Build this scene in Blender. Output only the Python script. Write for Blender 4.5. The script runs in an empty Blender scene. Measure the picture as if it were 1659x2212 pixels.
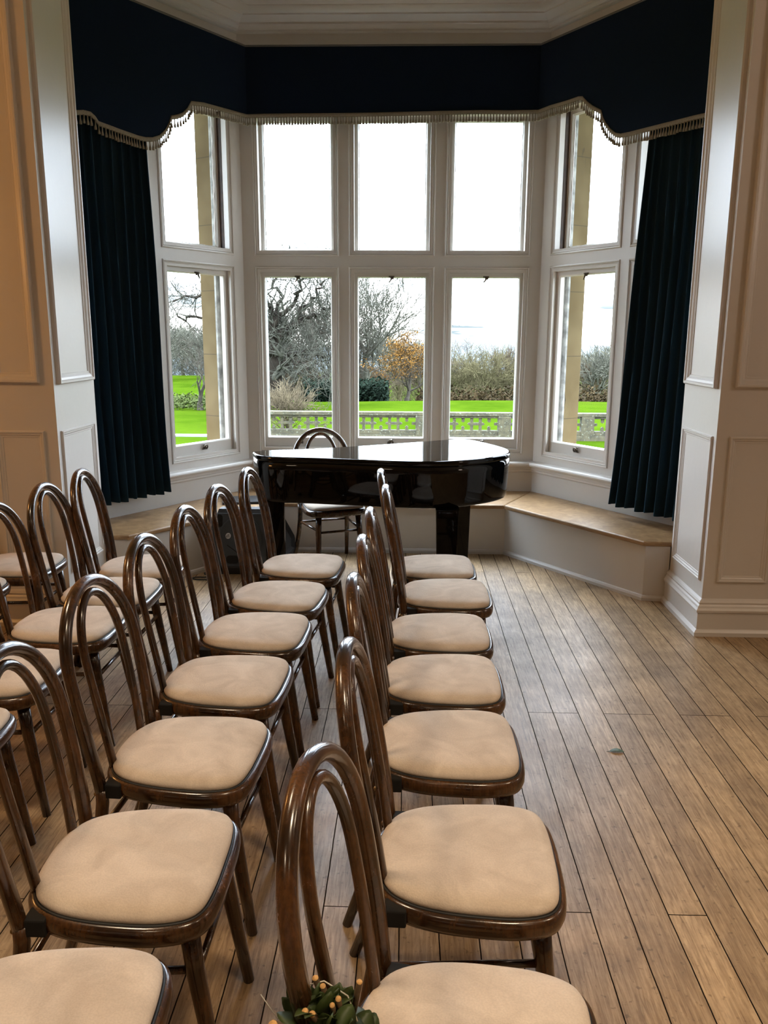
import bpy, bmesh, math, random
from mathutils import Vector, Matrix
PI = math.pi
sc = bpy.context.scene
COL = sc.collection

# ------------------------------------------------------------------ camera, world, lights, exposure
F_PX, PITCH, ROLL, YAW, EYE = 1766.3, 0.21418, 0.00467, 0.02924, 1.6
cd = bpy.data.cameras.new('camera')
cam = bpy.data.objects.new('camera', cd)
COL.objects.link(cam)
cd.sensor_fit = 'HORIZONTAL'
cd.sensor_width = 36.0
cd.lens = 36.0 * F_PX / 1659.0
cd.clip_end = 2000
cd.clip_start = 0.05
f0 = Vector((-math.sin(YAW), math.cos(YAW), 0)); r0 = Vector((math.cos(YAW), math.sin(YAW), 0)); u0 = Vector((0, 0, 1))
fw = f0 * math.cos(PITCH) - u0 * math.sin(PITCH); up = u0 * math.cos(PITCH) + f0 * math.sin(PITCH)
rt = r0 * math.cos(ROLL) + up * math.sin(ROLL); up2 = up * math.cos(ROLL) - r0 * math.sin(ROLL)
M = Matrix(((rt.x, up2.x, -fw.x), (rt.y, up2.y, -fw.y), (rt.z, up2.z, -fw.z))).to_4x4()
M.translation = Vector((0, 0, EYE))
cam.matrix_world = M
sc.camera = cam

sc.view_settings.view_transform = 'Standard'
sc.view_settings.look = 'None'
sc.view_settings.gamma = 1
sc.view_settings.use_curve_mapping = False
sc.view_settings.exposure = 0.12
SKY = 9.5

w = bpy.data.worlds.new('sky'); sc.world = w; w.use_nodes = True
nt = w.node_tree; nt.nodes.clear()
def nn(t, kind, **kw):
    n = t.nodes.new(kind)
    for k, v in kw.items():
        if k.startswith('in_'):
            n.inputs[int(k[3:]) if k[3:].isdigit() else k[3:]].default_value = v
        else: setattr(n, k, v)
    return n
wo = nn(nt, 'ShaderNodeOutputWorld'); bg = nn(nt, 'ShaderNodeBackground')
tc = nn(nt, 'ShaderNodeTexCoord'); sep = nn(nt, 'ShaderNodeSeparateXYZ'); nt.links.new(tc.outputs['Generated'], sep.inputs[0])
mp = nn(nt, 'ShaderNodeMapping'); mp.inputs['Scale'].default_value = (3.2, 3.2, 34); mp.inputs['Location'].default_value = (0.35, 0.2, 0.15)
nt.links.new(tc.outputs['Generated'], mp.inputs['Vector'])
no = nn(nt, 'ShaderNodeTexNoise'); no.inputs['Scale'].default_value = 1.6; no.inputs['Detail'].default_value = 5; no.inputs['Roughness'].default_value = 0.55
nt.links.new(mp.outputs[0], no.inputs['Vector'])
cr = nn(nt, 'ShaderNodeValToRGB'); cr.color_ramp.elements[0].position = 0.46; cr.color_ramp.elements[1].position = 0.63
cr.color_ramp.elements[0].color = (1, 1, 1, 1); cr.color_ramp.elements[1].color = (0.063, 0.078, 0.087, 1)
nt.links.new(no.outputs['Fac'], cr.inputs[0])
hz = nn(nt, 'ShaderNodeMapRange'); hz.inputs[1].default_value = 0.03; hz.inputs[2].default_value = 0.1; hz.inputs[3].default_value = 0; hz.inputs[4].default_value = 1
nt.links.new(sep.outputs['Z'], hz.inputs[0])
mx = nn(nt, 'ShaderNodeMixRGB'); nt.links.new(hz.outputs[0], mx.inputs[0]); nt.links.new(cr.outputs[0], mx.inputs[1]); mx.inputs[2].default_value = (0.83, 0.96, 1.13, 1)
gr = nn(nt, 'ShaderNodeMath', operation='GREATER_THAN'); nt.links.new(sep.outputs['Z'], gr.inputs[0]); gr.inputs[1].default_value = -0.02
mx2 = nn(nt, 'ShaderNodeMixRGB'); nt.links.new(gr.outputs[0], mx2.inputs[0]); mx2.inputs[1].default_value = (0.03, 0.05, 0.02, 1)
ov = nn(nt, 'ShaderNodeMath', operation='MULTIPLY_ADD'); nt.links.new(sep.outputs['Z'], ov.inputs[0]); ov.inputs[1].default_value = 2.0; ov.inputs[2].default_value = 1.0   # an overcast sky brightens towards the zenith
vm = nn(nt, 'ShaderNodeVectorMath', operation='SCALE'); nt.links.new(mx.outputs[0], vm.inputs[0]); nt.links.new(ov.outputs[0], vm.inputs['Scale']); nt.links.new(vm.outputs[0], mx2.inputs[2])
nt.links.new(mx2.outputs[0], bg.inputs[0]); bg.inputs[1].default_value = SKY
nt.links.new(bg.outputs[0], wo.inputs[0])

def lamp(name, loc, power, color, size):
    l = bpy.data.lights.new(name, 'POINT'); l.energy = power; l.color = color; l.shadow_soft_size = size
    o = bpy.data.objects.new(name, l); o.location = loc; COL.objects.link(o); return o
WARM = (1.0, 0.47, 0.14)
lamp('wall_lamp_light', (-3.5, 3.1, 2.2), 40, WARM, 0.2)
lamp('wall_lamp_light', (3.3, 2.9, 2.5), 24, (1.0, 0.80, 0.66), 0.2)
def fill_spot(loc, power, color, ang=115):  # unseen spots added to brighten seats and floor while sparing the bay
    l = bpy.data.lights.new('added_ceiling_spot', 'SPOT'); l.energy = power; l.color = color; l.shadow_soft_size = 0.3; l.spot_size = math.radians(ang); l.spot_blend = 0.9
    o = bpy.data.objects.new('added_ceiling_spot', l); o.location = loc; COL.objects.link(o)
DL = (1.0, 0.78, 0.54)
for p_, e_ in (((-1.5, 1.7, 3.78), 190), ((0.6, 0.5, 3.78), 235), ((2.6, 1.0, 3.78), 230), ((-1.2, -1.4, 3.78), 180), ((1.8, -1.6, 3.78), 100)): fill_spot(p_, e_, DL)

# ------------------------------------------------------------------ helpers
def tag(o, label=None, cat=None, group=None, kind=None):
    if label: o['label'] = label
    if cat: o['category'] = cat
    if group: o['group'] = group
    if kind: o['kind'] = kind
    return o

def empty(name, loc=(0, 0, 0), rz=0.0, parent=None):
    o = bpy.data.objects.new(name, None); COL.objects.link(o)
    o.location = loc; o.rotation_euler = (0, 0, rz); o.empty_display_size = 0.1
    if parent: o.parent = parent
    return o

def copy_tree(o, parent=None):
    c = o.copy(); COL.objects.link(c)
    if parent: c.parent = parent; c.matrix_parent_inverse = o.matrix_parent_inverse
    for ch in list(o.children): copy_tree(ch, c)
    return c

class MB:
    def __init__(s): s.v = []; s.f = []; s.mi = []; s.sm = []; s.m = 0; s.smooth = False
    def add(s, vs, fs, smooth=None):
        b = len(s.v); s.v += [tuple(v) for v in vs]
        sm = s.smooth if smooth is None else smooth
        for f in fs: s.f.append([b + i for i in f]); s.mi.append(s.m); s.sm.append(sm)
    def box(s, x0, x1, y0, y1, z0, z1, bev=0.0, mat=None, seg=2):
        if bev <= 0:
            vs = [(x, y, z) for z in (z0, z1) for y in (y0, y1) for x in (x0, x1)]
            fs = [(0, 2, 3, 1), (4, 5, 7, 6), (0, 1, 5, 4), (2, 6, 7, 3), (0, 4, 6, 2), (1, 3, 7, 5)]
            if mat: vs = [mat @ Vector(v) for v in vs]
            s.add(vs, fs, False); return
        bm = bmesh.new(); bmesh.ops.create_cube(bm, size=1.0)
        for v in bm.verts: v.co = Vector(((x0 + x1) / 2 + v.co.x * (x1 - x0), (y0 + y1) / 2 + v.co.y * (y1 - y0), (z0 + z1) / 2 + v.co.z * (z1 - z0)))
        bmesh.ops.bevel(bm, geom=bm.edges[:], offset=bev, segments=seg, affect='EDGES', profile=0.5)
        s.bm(bm, mat)
    def bm(s, bm, mat=None, smooth=False):
        bm.verts.index_update()
        s.add([(mat @ v.co) if mat else v.co for v in bm.verts], [[v.index for v in f.verts] for f in bm.faces], smooth); bm.free()
    def tube(s, pts, r, n=8, closed=False, cap=True, smooth=True):
        pts = [Vector(p) for p in pts]; k = len(pts)
        rs = r if isinstance(r, (list, tuple)) else [r] * k
        tan = []
        for i in range(k):
            a = pts[(i - 1) % k] if (closed or i > 0) else pts[i]; b = pts[(i + 1) % k] if (closed or i < k - 1) else pts[i]
            t = (b - a); tan.append(t.normalized() if t.length > 1e-9 else Vector((0, 0, 1)))
        u = tan[0].orthogonal().normalized()
        rings = []
        for i in range(k):
            u = (u - tan[i] * u.dot(tan[i]))
            u = u.normalized() if u.length > 1e-6 else tan[i].orthogonal().normalized()
            v = tan[i].cross(u)
            rings += [pts[i] + (u * math.cos(2 * PI * j / n) + v * math.sin(2 * PI * j / n)) * rs[i] for j in range(n)]
        fs = []
        for i in range(k if closed else k - 1):
            a = i * n; b = ((i + 1) % k) * n
            for j in range(n): fs.append((a + j, a + (j + 1) % n, b + (j + 1) % n, b + j))
        if cap and not closed:
            fs.append(tuple(range(n))[::-1]); fs.append(tuple(range((k - 1) * n, k * n)))
        s.add(rings, fs, smooth)
    def rings(s, rings, closed=True, cap0=True, cap1=True, smooth=True):
        n = len(rings[0]); vs = [p for r in rings for p in r]; fs = []
        for i in range(len(rings) - 1):
            for j in range(n if closed else n - 1):
                fs.append((i * n + j, i * n + (j + 1) % n, (i + 1) * n + (j + 1) % n, (i + 1) * n + j))
        b = len(s.v); s.add(vs, fs, smooth)
        for c_ in ([tuple(range(n))[::-1]] if cap0 else []) + ([tuple(range((len(rings) - 1) * n, len(rings) * n))] if cap1 else []):
            s.f.append([b + i for i in c_]); s.mi.append(s.m); s.sm.append(False)
    def sphere(s, c, r, n=10, m=6, sz=1.0):
        R = []
        for i in range(m + 1):
            a = -PI / 2 + PI * i / m
            R.append([(c[0] + r * max(math.cos(a), 0.01) * math.cos(2 * PI * j / n), c[1] + r * max(math.cos(a), 0.01) * math.sin(2 * PI * j / n), c[2] + r * sz * math.sin(a)) for j in range(n)])
        s.rings(R)
    def prism(s, poly, z0, z1, mat=None, bev=0.0, seg=2):
        bm = bmesh.new()
        lo = [bm.verts.new((x, y, z0)) for x, y in poly]; hi = [bm.verts.new((x, y, z1)) for x, y in poly]
        n = len(poly); bm.faces.new(lo[::-1]); bm.faces.new(hi)
        for i in range(n): bm.faces.new((lo[i], lo[(i + 1) % n], hi[(i + 1) % n], hi[i]))
        bmesh.ops.recalc_face_normals(bm, faces=bm.faces[:])
        if bev > 0: bmesh.ops.bevel(bm, geom=[e for e in bm.edges if abs((e.verts[0].co - e.verts[1].co).z) < 1e-6], offset=bev, segments=seg, affect='EDGES', profile=0.5)
        s.bm(bm, mat)
    def build(s, name, mats, parent=None, fix=True, auto=None):
        me = bpy.data.meshes.new(name); me.from_pydata(s.v, [], s.f); me.update()
        for m in (mats if isinstance(mats, (list, tuple)) else [mats]): me.materials.append(m)
        me.polygons.foreach_set('material_index', s.mi); me.polygons.foreach_set('use_smooth', s.sm)
        if fix:
            bm = bmesh.new(); bm.from_mesh(me); bmesh.ops.recalc_face_normals(bm, faces=bm.faces[:]); bm.to_mesh(me); bm.free()
        o = bpy.data.objects.new(name, me); COL.objects.link(o)
        if parent: o.parent = parent
        return o

class Frame:
    """a wall plane: p(s, z, d) = point s along it, z up, d out into the room"""
    def __init__(s, o, ax, n): s.o = Vector(o); s.ax = Vector(ax).normalized(); s.n = Vector(n).normalized()
    def p(s, a, z, d=0.0): return s.o + s.ax * a + Vector((0, 0, z)) + s.n * d

def holed_wall(mb, fr, a0, a1, z0, z1, holes, depth):
    xs = sorted({a0, a1, *[h[0] for h in holes], *[h[1] for h in holes]}); zs = sorted({z0, z1, *[h[2] for h in holes], *[h[3] for h in holes]})
    for i in range(len(xs) - 1):
        for j in range(len(zs) - 1):
            cx, cz = (xs[i] + xs[i + 1]) / 2, (zs[j] + zs[j + 1]) / 2
            if any(h[0] < cx < h[1] and h[2] < cz < h[3] for h in holes): continue
            for d in (0, -depth):
                mb.add([fr.p(xs[i], zs[j], d), fr.p(xs[i + 1], zs[j], d), fr.p(xs[i + 1], zs[j + 1], d), fr.p(xs[i], zs[j + 1], d)], [(0, 1, 2, 3)], False)
    for h in holes:
        c = [(h[0], h[2]), (h[1], h[2]), (h[1], h[3]), (h[0], h[3])]
        for i in range(4):
            a, b = c[i], c[(i + 1) % 4]
            mb.add([fr.p(*a, 0), fr.p(*b, 0), fr.p(*b, -depth), fr.p(*a, -depth)], [(0, 1, 2, 3)], False)
    for a, b in (((a0, z0), (a1, z0)), ((a1, z0), (a1, z1)), ((a1, z1), (a0, z1)), ((a0, z1), (a0, z0))):
        mb.add([fr.p(*a, 0), fr.p(*b, 0), fr.p(*b, -depth), fr.p(*a, -depth)], [(0, 1, 2, 3)], False)

def frame_mould(mb, fr, a0, a1, z0, z1, prof, smooth=False):
    """mitred picture-frame moulding; prof = (inset, height out of the wall)"""
    for (i0, h0), (i1, h1) in zip(prof[:-1], prof[1:]):
        A = [(a0 + i0, z0 + i0), (a1 - i0, z0 + i0), (a1 - i0, z1 - i0), (a0 + i0, z1 - i0)]
        B = [(a0 + i1, z0 + i1), (a1 - i1, z0 + i1), (a1 - i1, z1 - i1), (a0 + i1, z1 - i1)]
        for k in range(4):
            k2 = (k + 1) % 4
            mb.add([fr.p(*A[k], h0), fr.p(*A[k2], h0), fr.p(*B[k2], h1), fr.p(*B[k], h1)], [(0, 1, 2, 3)], smooth)

PANEL = [(0, 0), (0, .007), (.004, .013), (.010, .013), (.014, .008), (.020, .008), (.028, .003), (.034, .003), (.040, -.004), (.046, -.004)]
def panel(mb, fr, a0, a1, z0, z1, big=False):
    pr = [(i, h) for i, h in PANEL]
    if big: pr = [(0, 0), (0, .016), (.006, .024), (.016, .024), (.022, .016), (.034, .014), (.044, .005), (.052, .005), (.058, -.004), (.064, -.004)]
    frame_mould(mb, fr, a0, a1, z0, z1, pr)

def sweep(mb, path, prof, side=1, smooth=False, ends=True):
    """profile (out, z) swept along a plan path; out is to the left of travel times side"""
    P = [Vector((p[0], p[1])) for p in path]; n = len(P); offs = []
    for i in range(n):
        ds = []
        if i > 0: ds.append((P[i] - P[i - 1]).normalized())
        if i < n - 1: ds.append((P[i + 1] - P[i]).normalized())
        ns = [Vector((-d.y, d.x)) * side for d in ds]
        m = (ns[0] + ns[-1]).normalized(); offs.append(m / max(m.dot(ns[0]), 0.2))
    rings = [[(P[i].x + offs[i].x * o, P[i].y + offs[i].y * o, z) for o, z in prof] for i in range(n)]
    mb.rings(rings, closed=False, cap0=ends, cap1=ends, smooth=smooth)

# ------------------------------------------------------------------ materials
def mat(name):
    m = bpy.data.materials.new(name); m.use_nodes = True
    t = m.node_tree; b = t.nodes['Principled BSDF']
    return m, t, b
def simple(name, col, rough=0.5, metal=0.0, spec=0.5, coat=0.0, noise=0.0, nscale=8.0, bump=0.0, bscale=60.0, sheen=0.0):
    m, t, b = mat(name)
    b.inputs['Base Color'].default_value = (*col, 1); b.inputs['Roughness'].default_value = rough; b.inputs['Metallic'].default_value = metal
    b.inputs['Specular IOR Level'].default_value = spec; b.inputs['Coat Weight'].default_value = coat; b.inputs['Sheen Weight'].default_value = sheen
    if noise or bump: co = nn(t, 'ShaderNodeTexCoord')
    if noise:
        n = nn(t, 'ShaderNodeTexNoise'); n.inputs['Scale'].default_value = nscale; n.inputs['Detail'].default_value = 5
        t.links.new(co.outputs['Object'], n.inputs['Vector'])
        r = nn(t, 'ShaderNodeValToRGB'); r.color_ramp.elements[0].position = .3; r.color_ramp.elements[1].position = .7
        r.color_ramp.elements[0].color = tuple(c * (1 - noise) for c in col) + (1,); r.color_ramp.elements[1].color = tuple(min(1, c * (1 + noise)) for c in col) + (1,)
        t.links.new(n.outputs['Fac'], r.inputs[0]); t.links.new(r.outputs[0], b.inputs['Base Color'])
    if bump:
        n2 = nn(t, 'ShaderNodeTexNoise'); n2.inputs['Scale'].default_value = bscale; n2.inputs['Detail'].default_value = 3
        t.links.new(co.outputs['Object'], n2.inputs['Vector'])
        bp = nn(t, 'ShaderNodeBump'); bp.inputs['Strength'].default_value = bump; bp.inputs['Distance'].default_value = .01
        t.links.new(n2.outputs['Fac'], bp.inputs['Height']); t.links.new(bp.outputs[0], b.inputs['Normal'])
    return m
def ramp2(t, fac, c0, c1, p0=.3, p1=.7):
    r = nn(t, 'ShaderNodeValToRGB'); r.color_ramp.elements[0].position = p0; r.color_ramp.elements[1].position = p1
    r.color_ramp.elements[0].color = (*c0, 1); r.color_ramp.elements[1].color = (*c1, 1); t.links.new(fac, r.inputs[0]); return r

PAINT = simple('cream_paint', (.63, .59, .54), .34, noise=.03, nscale=1.5, bump=.05, bscale=25)
CEIL = simple('ceiling_paint', (.58, .56, .52), .6, noise=.02, nscale=2)
FRAMEP = simple('window_paint', (.62, .59, .545), .33, noise=.03, nscale=4, bump=.04, bscale=40)
GREYP = simple('weathered_paint', (.30, .30, .285), .6, noise=.55, nscale=14, bump=.2, bscale=70)
NAVY = simple('navy_felt', (.0045, .011, .026), .95, spec=.1, noise=.15, nscale=300, sheen=.02)
FRINGE = simple('fringe_cord', (.25, .215, .165), .9, spec=.1, noise=.2, nscale=180)
BRONZE = simple('aged_bronze', (.12, .095, .07), .42, metal=.7, noise=.3, nscale=60)
BLACKPL = simple('black_plastic', (.016, .017, .019), .42, bump=.15, bscale=400)
DARKPL = simple('black_recess', (.003, .003, .003), .8)
GREYPL = simple('dark_grey_plastic', (.040, .050, .060), .45, bump=.12, bscale=400)
SILVER = simple('brushed_steel', (.62, .63, .65), .28, metal=1.0)
RUBBER = simple('black_rubber', (.01, .01, .01), .6)
BRASS = simple('brass_bolt', (.30, .20, .09), .35, metal=1.0)
LEDB = simple('blue_led', (.1, .4, 1), .4)
LEDB.node_tree.nodes['Principled BSDF'].inputs['Emission Color'].default_value = (.25, .65, 1, 1); LEDB.node_tree.nodes['Principled BSDF'].inputs['Emission Strength'].default_value = 3
GAP = simple('dark_gap', (.006, .005, .004), .9)

def velvet():
    m, t, b = mat('blue_velvet')
    b.inputs['Base Color'].default_value = (.006, .024, .042, 1); b.inputs['Roughness'].default_value = .8; b.inputs['Specular IOR Level'].default_value = .2
    b.inputs['Sheen Weight'].default_value = .45; b.inputs['Sheen Tint'].default_value = (.12, .4, .6, 1); b.inputs['Sheen Roughness'].default_value = .35
    return m
VELVET = velvet()

def suede():
    m, t, b = mat('beige_suede'); co = nn(t, 'ShaderNodeTexCoord'); oi = nn(t, 'ShaderNodeObjectInfo')
    ad = nn(t, 'ShaderNodeVectorMath', operation='ADD'); sc_ = nn(t, 'ShaderNodeVectorMath', operation='SCALE'); cx = nn(t, 'ShaderNodeCombineXYZ')
    for i in range(3): t.links.new(oi.outputs['Random'], cx.inputs[i])
    t.links.new(cx.outputs[0], sc_.inputs[0]); sc_.inputs['Scale'].default_value = 40; t.links.new(co.outputs['Object'], ad.inputs[0]); t.links.new(sc_.outputs[0], ad.inputs[1])
    n = nn(t, 'ShaderNodeTexNoise'); n.inputs['Scale'].default_value = 9; n.inputs['Detail'].default_value = 4; n.inputs['Distortion'].default_value = 1.2; t.links.new(ad.outputs[0], n.inputs['Vector'])
    r = ramp2(t, n.outputs['Fac'], (.54, .445, .355), (.67, .565, .462), .32, .68)
    n2 = nn(t, 'ShaderNodeTexNoise'); n2.inputs['Scale'].default_value = 260; n2.inputs['Detail'].default_value = 2; t.links.new(co.outputs['Object'], n2.inputs['Vector'])
    mxx = nn(t, 'ShaderNodeMixRGB', blend_type='MULTIPLY'); mxx.inputs[0].default_value = .35; r2 = ramp2(t, n2.outputs['Fac'], (.75, .75, .75), (1, 1, 1), .35, .65)
    t.links.new(r.outputs[0], mxx.inputs[1]); t.links.new(r2.outputs[0], mxx.inputs[2]); t.links.new(mxx.outputs[0], b.inputs['Base Color'])
    b.inputs['Roughness'].default_value = .95; b.inputs['Specular IOR Level'].default_value = .1; b.inputs['Sheen Weight'].default_value = .15; b.inputs['Sheen Tint'].default_value = (.9, .8, .7, 1)
    bp = nn(t, 'ShaderNodeBump'); bp.inputs['Strength'].default_value = .15; bp.inputs['Distance'].default_value = .004; t.links.new(n2.outputs['Fac'], bp.inputs['Height']); t.links.new(bp.outputs[0], b.inputs['Normal'])
    return m
SUEDE = suede()

def chairwood():
    m, t, b = mat('stained_bentwood'); co = nn(t, 'ShaderNodeTexCoord'); oi = nn(t, 'ShaderNodeObjectInfo')
    ad = nn(t, 'ShaderNodeVectorMath', operation='ADD'); sc_ = nn(t, 'ShaderNodeVectorMath', operation='SCALE'); cx = nn(t, 'ShaderNodeCombineXYZ')
    for i in range(3): t.links.new(oi.outputs['Random'], cx.inputs[i])
    t.links.new(cx.outputs[0], sc_.inputs[0]); sc_.inputs['Scale'].default_value = 30; t.links.new(co.outputs['Object'], ad.inputs[0]); t.links.new(sc_.outputs[0], ad.inputs[1])
    n = nn(t, 'ShaderNodeTexNoise'); n.inputs['Scale'].default_value = 7; n.inputs['Detail'].default_value = 6; n.inputs['Roughness'].default_value = .65; t.links.new(ad.outputs[0], n.inputs['Vector'])
    r = ramp2(t, n.outputs['Fac'], (.015, .0065, .0028), (.115, .045, .0125), .36, .70)
    mp_ = nn(t, 'ShaderNodeMapping'); mp_.inputs['Scale'].default_value = (160, 160, 9); t.links.new(ad.outputs[0], mp_.inputs['Vector'])
    n3 = nn(t, 'ShaderNodeTexNoise'); n3.inputs['Scale'].default_value = 1; n3.inputs['Detail'].default_value = 3; t.links.new(mp_.outputs[0], n3.inputs['Vector'])
    r3 = ramp2(t, n3.outputs['Fac'], (.55, .55, .55), (1.15, 1.15, 1.15), .35, .65)
    mm = nn(t, 'ShaderNodeMixRGB', blend_type='MULTIPLY'); mm.inputs[0].default_value = .8; t.links.new(r.outputs[0], mm.inputs[1]); t.links.new(r3.outputs[0], mm.inputs[2])
    t.links.new(mm.outputs[0], b.inputs['Base Color'])
    rr = ramp2(t, n.outputs['Fac'], (.17, .17, .17), (.29, .29, .29)); t.links.new(rr.outputs[0], b.inputs['Roughness'])
    b.inputs['Specular IOR Level'].default_value = .55; b.inputs['Coat Weight'].default_value = .35; b.inputs['Coat Roughness'].default_value = .1
    return m
CWOOD = chairwood()

def oak_floor():
    m, t, b = mat('oak_boards'); co = nn(t, 'ShaderNodeTexCoord'); sp = nn(t, 'ShaderNodeSeparateXYZ'); t.links.new(co.outputs['Object'], sp.inputs[0])
    cb = nn(t, 'ShaderNodeCombineXYZ'); sub = nn(t, 'ShaderNodeMath', operation='ADD'); sub.inputs[1].default_value = -0.534 + 0.1085 * 400
    t.links.new(sp.outputs['X'], sub.inputs[0]); t.links.new(sp.outputs['Y'], cb.inputs[0]); t.links.new(sub.outputs[0], cb.inputs[1])
    ya = nn(t, 'ShaderNodeVectorMath', operation='ADD'); ya.inputs[1].default_value = (61.3, 0, 0); t.links.new(cb.outputs[0], ya.inputs[0])
    # wobble of the joints
    nw = nn(t, 'ShaderNodeTexNoise'); nw.inputs['Scale'].default_value = 14; nw.inputs['Detail'].default_value = 3; t.links.new(co.outputs['Object'], nw.inputs['Vector'])
    wv = nn(t, 'ShaderNodeVectorMath', operation='SCALE'); wv.inputs['Scale'].default_value = .003; t.links.new(nw.outputs['Color'], wv.inputs[0])
    wa = nn(t, 'ShaderNodeVectorMath', operation='ADD'); t.links.new(ya.outputs[0], wa.inputs[0]); t.links.new(wv.outputs[0], wa.inputs[1])
    br = nn(t, 'ShaderNodeTexBrick'); br.offset = .37; br.offset_frequency = 3; br.inputs['Scale'].default_value = 1
    br.inputs['Brick Width'].default_value = 3.4; br.inputs['Row Height'].default_value = .1085; br.inputs['Mortar Size'].default_value = .0019; br.inputs['Mortar Smooth'].default_value = .1
    br.inputs['Color1'].default_value = (.0, .0, .0, 1); br.inputs['Color2'].default_value = (1, 1, 1, 1); br.inputs['Mortar'].default_value = (.5, .5, .5, 1); br.inputs['Bias'].default_value = 0
    t.links.new(wa.outputs[0], br.inputs['Vector'])
    # grain
    mg = nn(t, 'ShaderNodeMapping'); mg.inputs['Scale'].default_value = (120, 8, 1); t.links.new(co.outputs['Object'], mg.inputs['Vector'])
    off = nn(t, 'ShaderNodeVectorMath', operation='ADD'); so = nn(t, 'ShaderNodeVectorMath', operation='SCALE'); so.inputs['Scale'].default_value = 17
    t.links.new(br.outputs['Color'], so.inputs[0]); t.links.new(mg.outputs[0], off.inputs[0]); t.links.new(so.outputs[0], off.inputs[1])
    ng = nn(t, 'ShaderNodeTexNoise'); ng.inputs['Scale'].default_value = 1; ng.inputs['Detail'].default_value = 6; ng.inputs['Roughness'].default_value = .65; ng.inputs['Distortion'].default_value = .6; t.links.new(off.outputs[0], ng.inputs['Vector'])
    rg = ramp2(t, ng.outputs['Fac'], (.20, .118, .052), (.51, .355, .20), .28, .66)
    tone = ramp2(t, br.outputs['Color'], (.78, .76, .74), (1.14, 1.13, 1.1), 0, 1)
    m1 = nn(t, 'ShaderNodeMixRGB', blend_type='MULTIPLY'); m1.inputs[0].default_value = 1; t.links.new(rg.outputs[0], m1.inputs[1]); t.links.new(tone.outputs[0], m1.inputs[2])
    nb = nn(t, 'ShaderNodeTexNoise'); nb.inputs['Scale'].default_value = 2.6; nb.inputs['Detail'].default_value = 7; nb.inputs['Roughness'].default_value = .7; t.links.new(co.outputs['Object'], nb.inputs['Vector'])
    rb = ramp2(t, nb.outputs['Fac'], (.66, .64, .62), (1.1, 1.1, 1.1), .34, .62)
    m2 = nn(t, 'ShaderNodeMixRGB', blend_type='MULTIPLY'); m2.inputs[0].default_value = 1; t.links.new(m1.outputs[0], m2.inputs[1]); t.links.new(rb.outputs[0], m2.inputs[2])
    nsp = nn(t, 'ShaderNodeTexNoise'); nsp.inputs['Scale'].default_value = 45; nsp.inputs['Detail'].default_value = 4; t.links.new(co.outputs['Object'], nsp.inputs['Vector'])
    rs = ramp2(t, nsp.outputs['Fac'], (.42, .40, .37), (1, 1, 1), .30, .38)
    m3 = nn(t, 'ShaderNodeMixRGB', blend_type='MULTIPLY'); m3.inputs[0].default_value = .7; t.links.new(m2.outputs[0], m3.inputs[1]); t.links.new(rs.outputs[0], m3.inputs[2])
    m4 = nn(t, 'ShaderNodeMixRGB'); t.links.new(br.outputs['Fac'], m4.inputs[0]); t.links.new(m3.outputs[0], m4.inputs[1]); m4.inputs[2].default_value = (.012, .008, .006, 1)
    t.links.new(m4.outputs[0], b.inputs['Base Color'])
    rr = ramp2(t, nb.outputs['Fac'], (.50, .50, .50), (.36, .36, .36), .3, .7); rm = nn(t, 'ShaderNodeMixRGB'); t.links.new(br.outputs['Fac'], rm.inputs[0]); t.links.new(rr.outputs[0], rm.inputs[1]); rm.inputs[2].default_value = (1, 1, 1, 1); t.links.new(rm.outputs[0], b.inputs['Roughness'])
    sm_ = nn(t, 'ShaderNodeMath', operation='MULTIPLY_ADD'); t.links.new(br.outputs['Fac'], sm_.inputs[0]); sm_.inputs[1].default_value = -.48; sm_.inputs[2].default_value = .5; t.links.new(sm_.outputs[0], b.inputs['Specular IOR Level'])
    hh = nn(t, 'ShaderNodeMath', operation='MULTIPLY'); hh.inputs[1].default_value = -1.0; t.links.new(br.outputs['Fac'], hh.inputs[0])
    h2 = nn(t, 'ShaderNodeMath', operation='MULTIPLY_ADD'); h2.inputs[1].default_value = .28; t.links.new(ng.outputs['Fac'], h2.inputs[0]); t.links.new(hh.outputs[0], h2.inputs[2])
    bp = nn(t, 'ShaderNodeBump'); bp.inputs['Strength'].default_value = .35; bp.inputs['Distance'].default_value = .004; t.links.new(h2.outputs[0], bp.inputs['Height']); t.links.new(bp.outputs[0], b.inputs['Normal'])
    return m
FLOOR = oak_floor()

def seatwood():
    m, t, b = mat('oak_seat_board'); co = nn(t, 'ShaderNodeTexCoord'); mp_ = nn(t, 'ShaderNodeMapping'); mp_.inputs['Scale'].default_value = (4, 4, 30); t.links.new(co.outputs['Object'], mp_.inputs['Vector'])
    n = nn(t, 'ShaderNodeTexNoise'); n.inputs['Scale'].default_value = 2.2; n.inputs['Detail'].default_value = 7; n.inputs['Roughness'].default_value = .65; n.inputs['Distortion'].default_value = 1.5; t.links.new(mp_.outputs[0], n.inputs['Vector'])
    r = ramp2(t, n.outputs['Fac'], (.22, .118, .046), (.43, .27, .13), .28, .7); t.links.new(r.outputs[0], b.inputs['Base Color']); b.inputs['Roughness'].default_value = .42
    return m
SEATW = seatwood()

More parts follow.
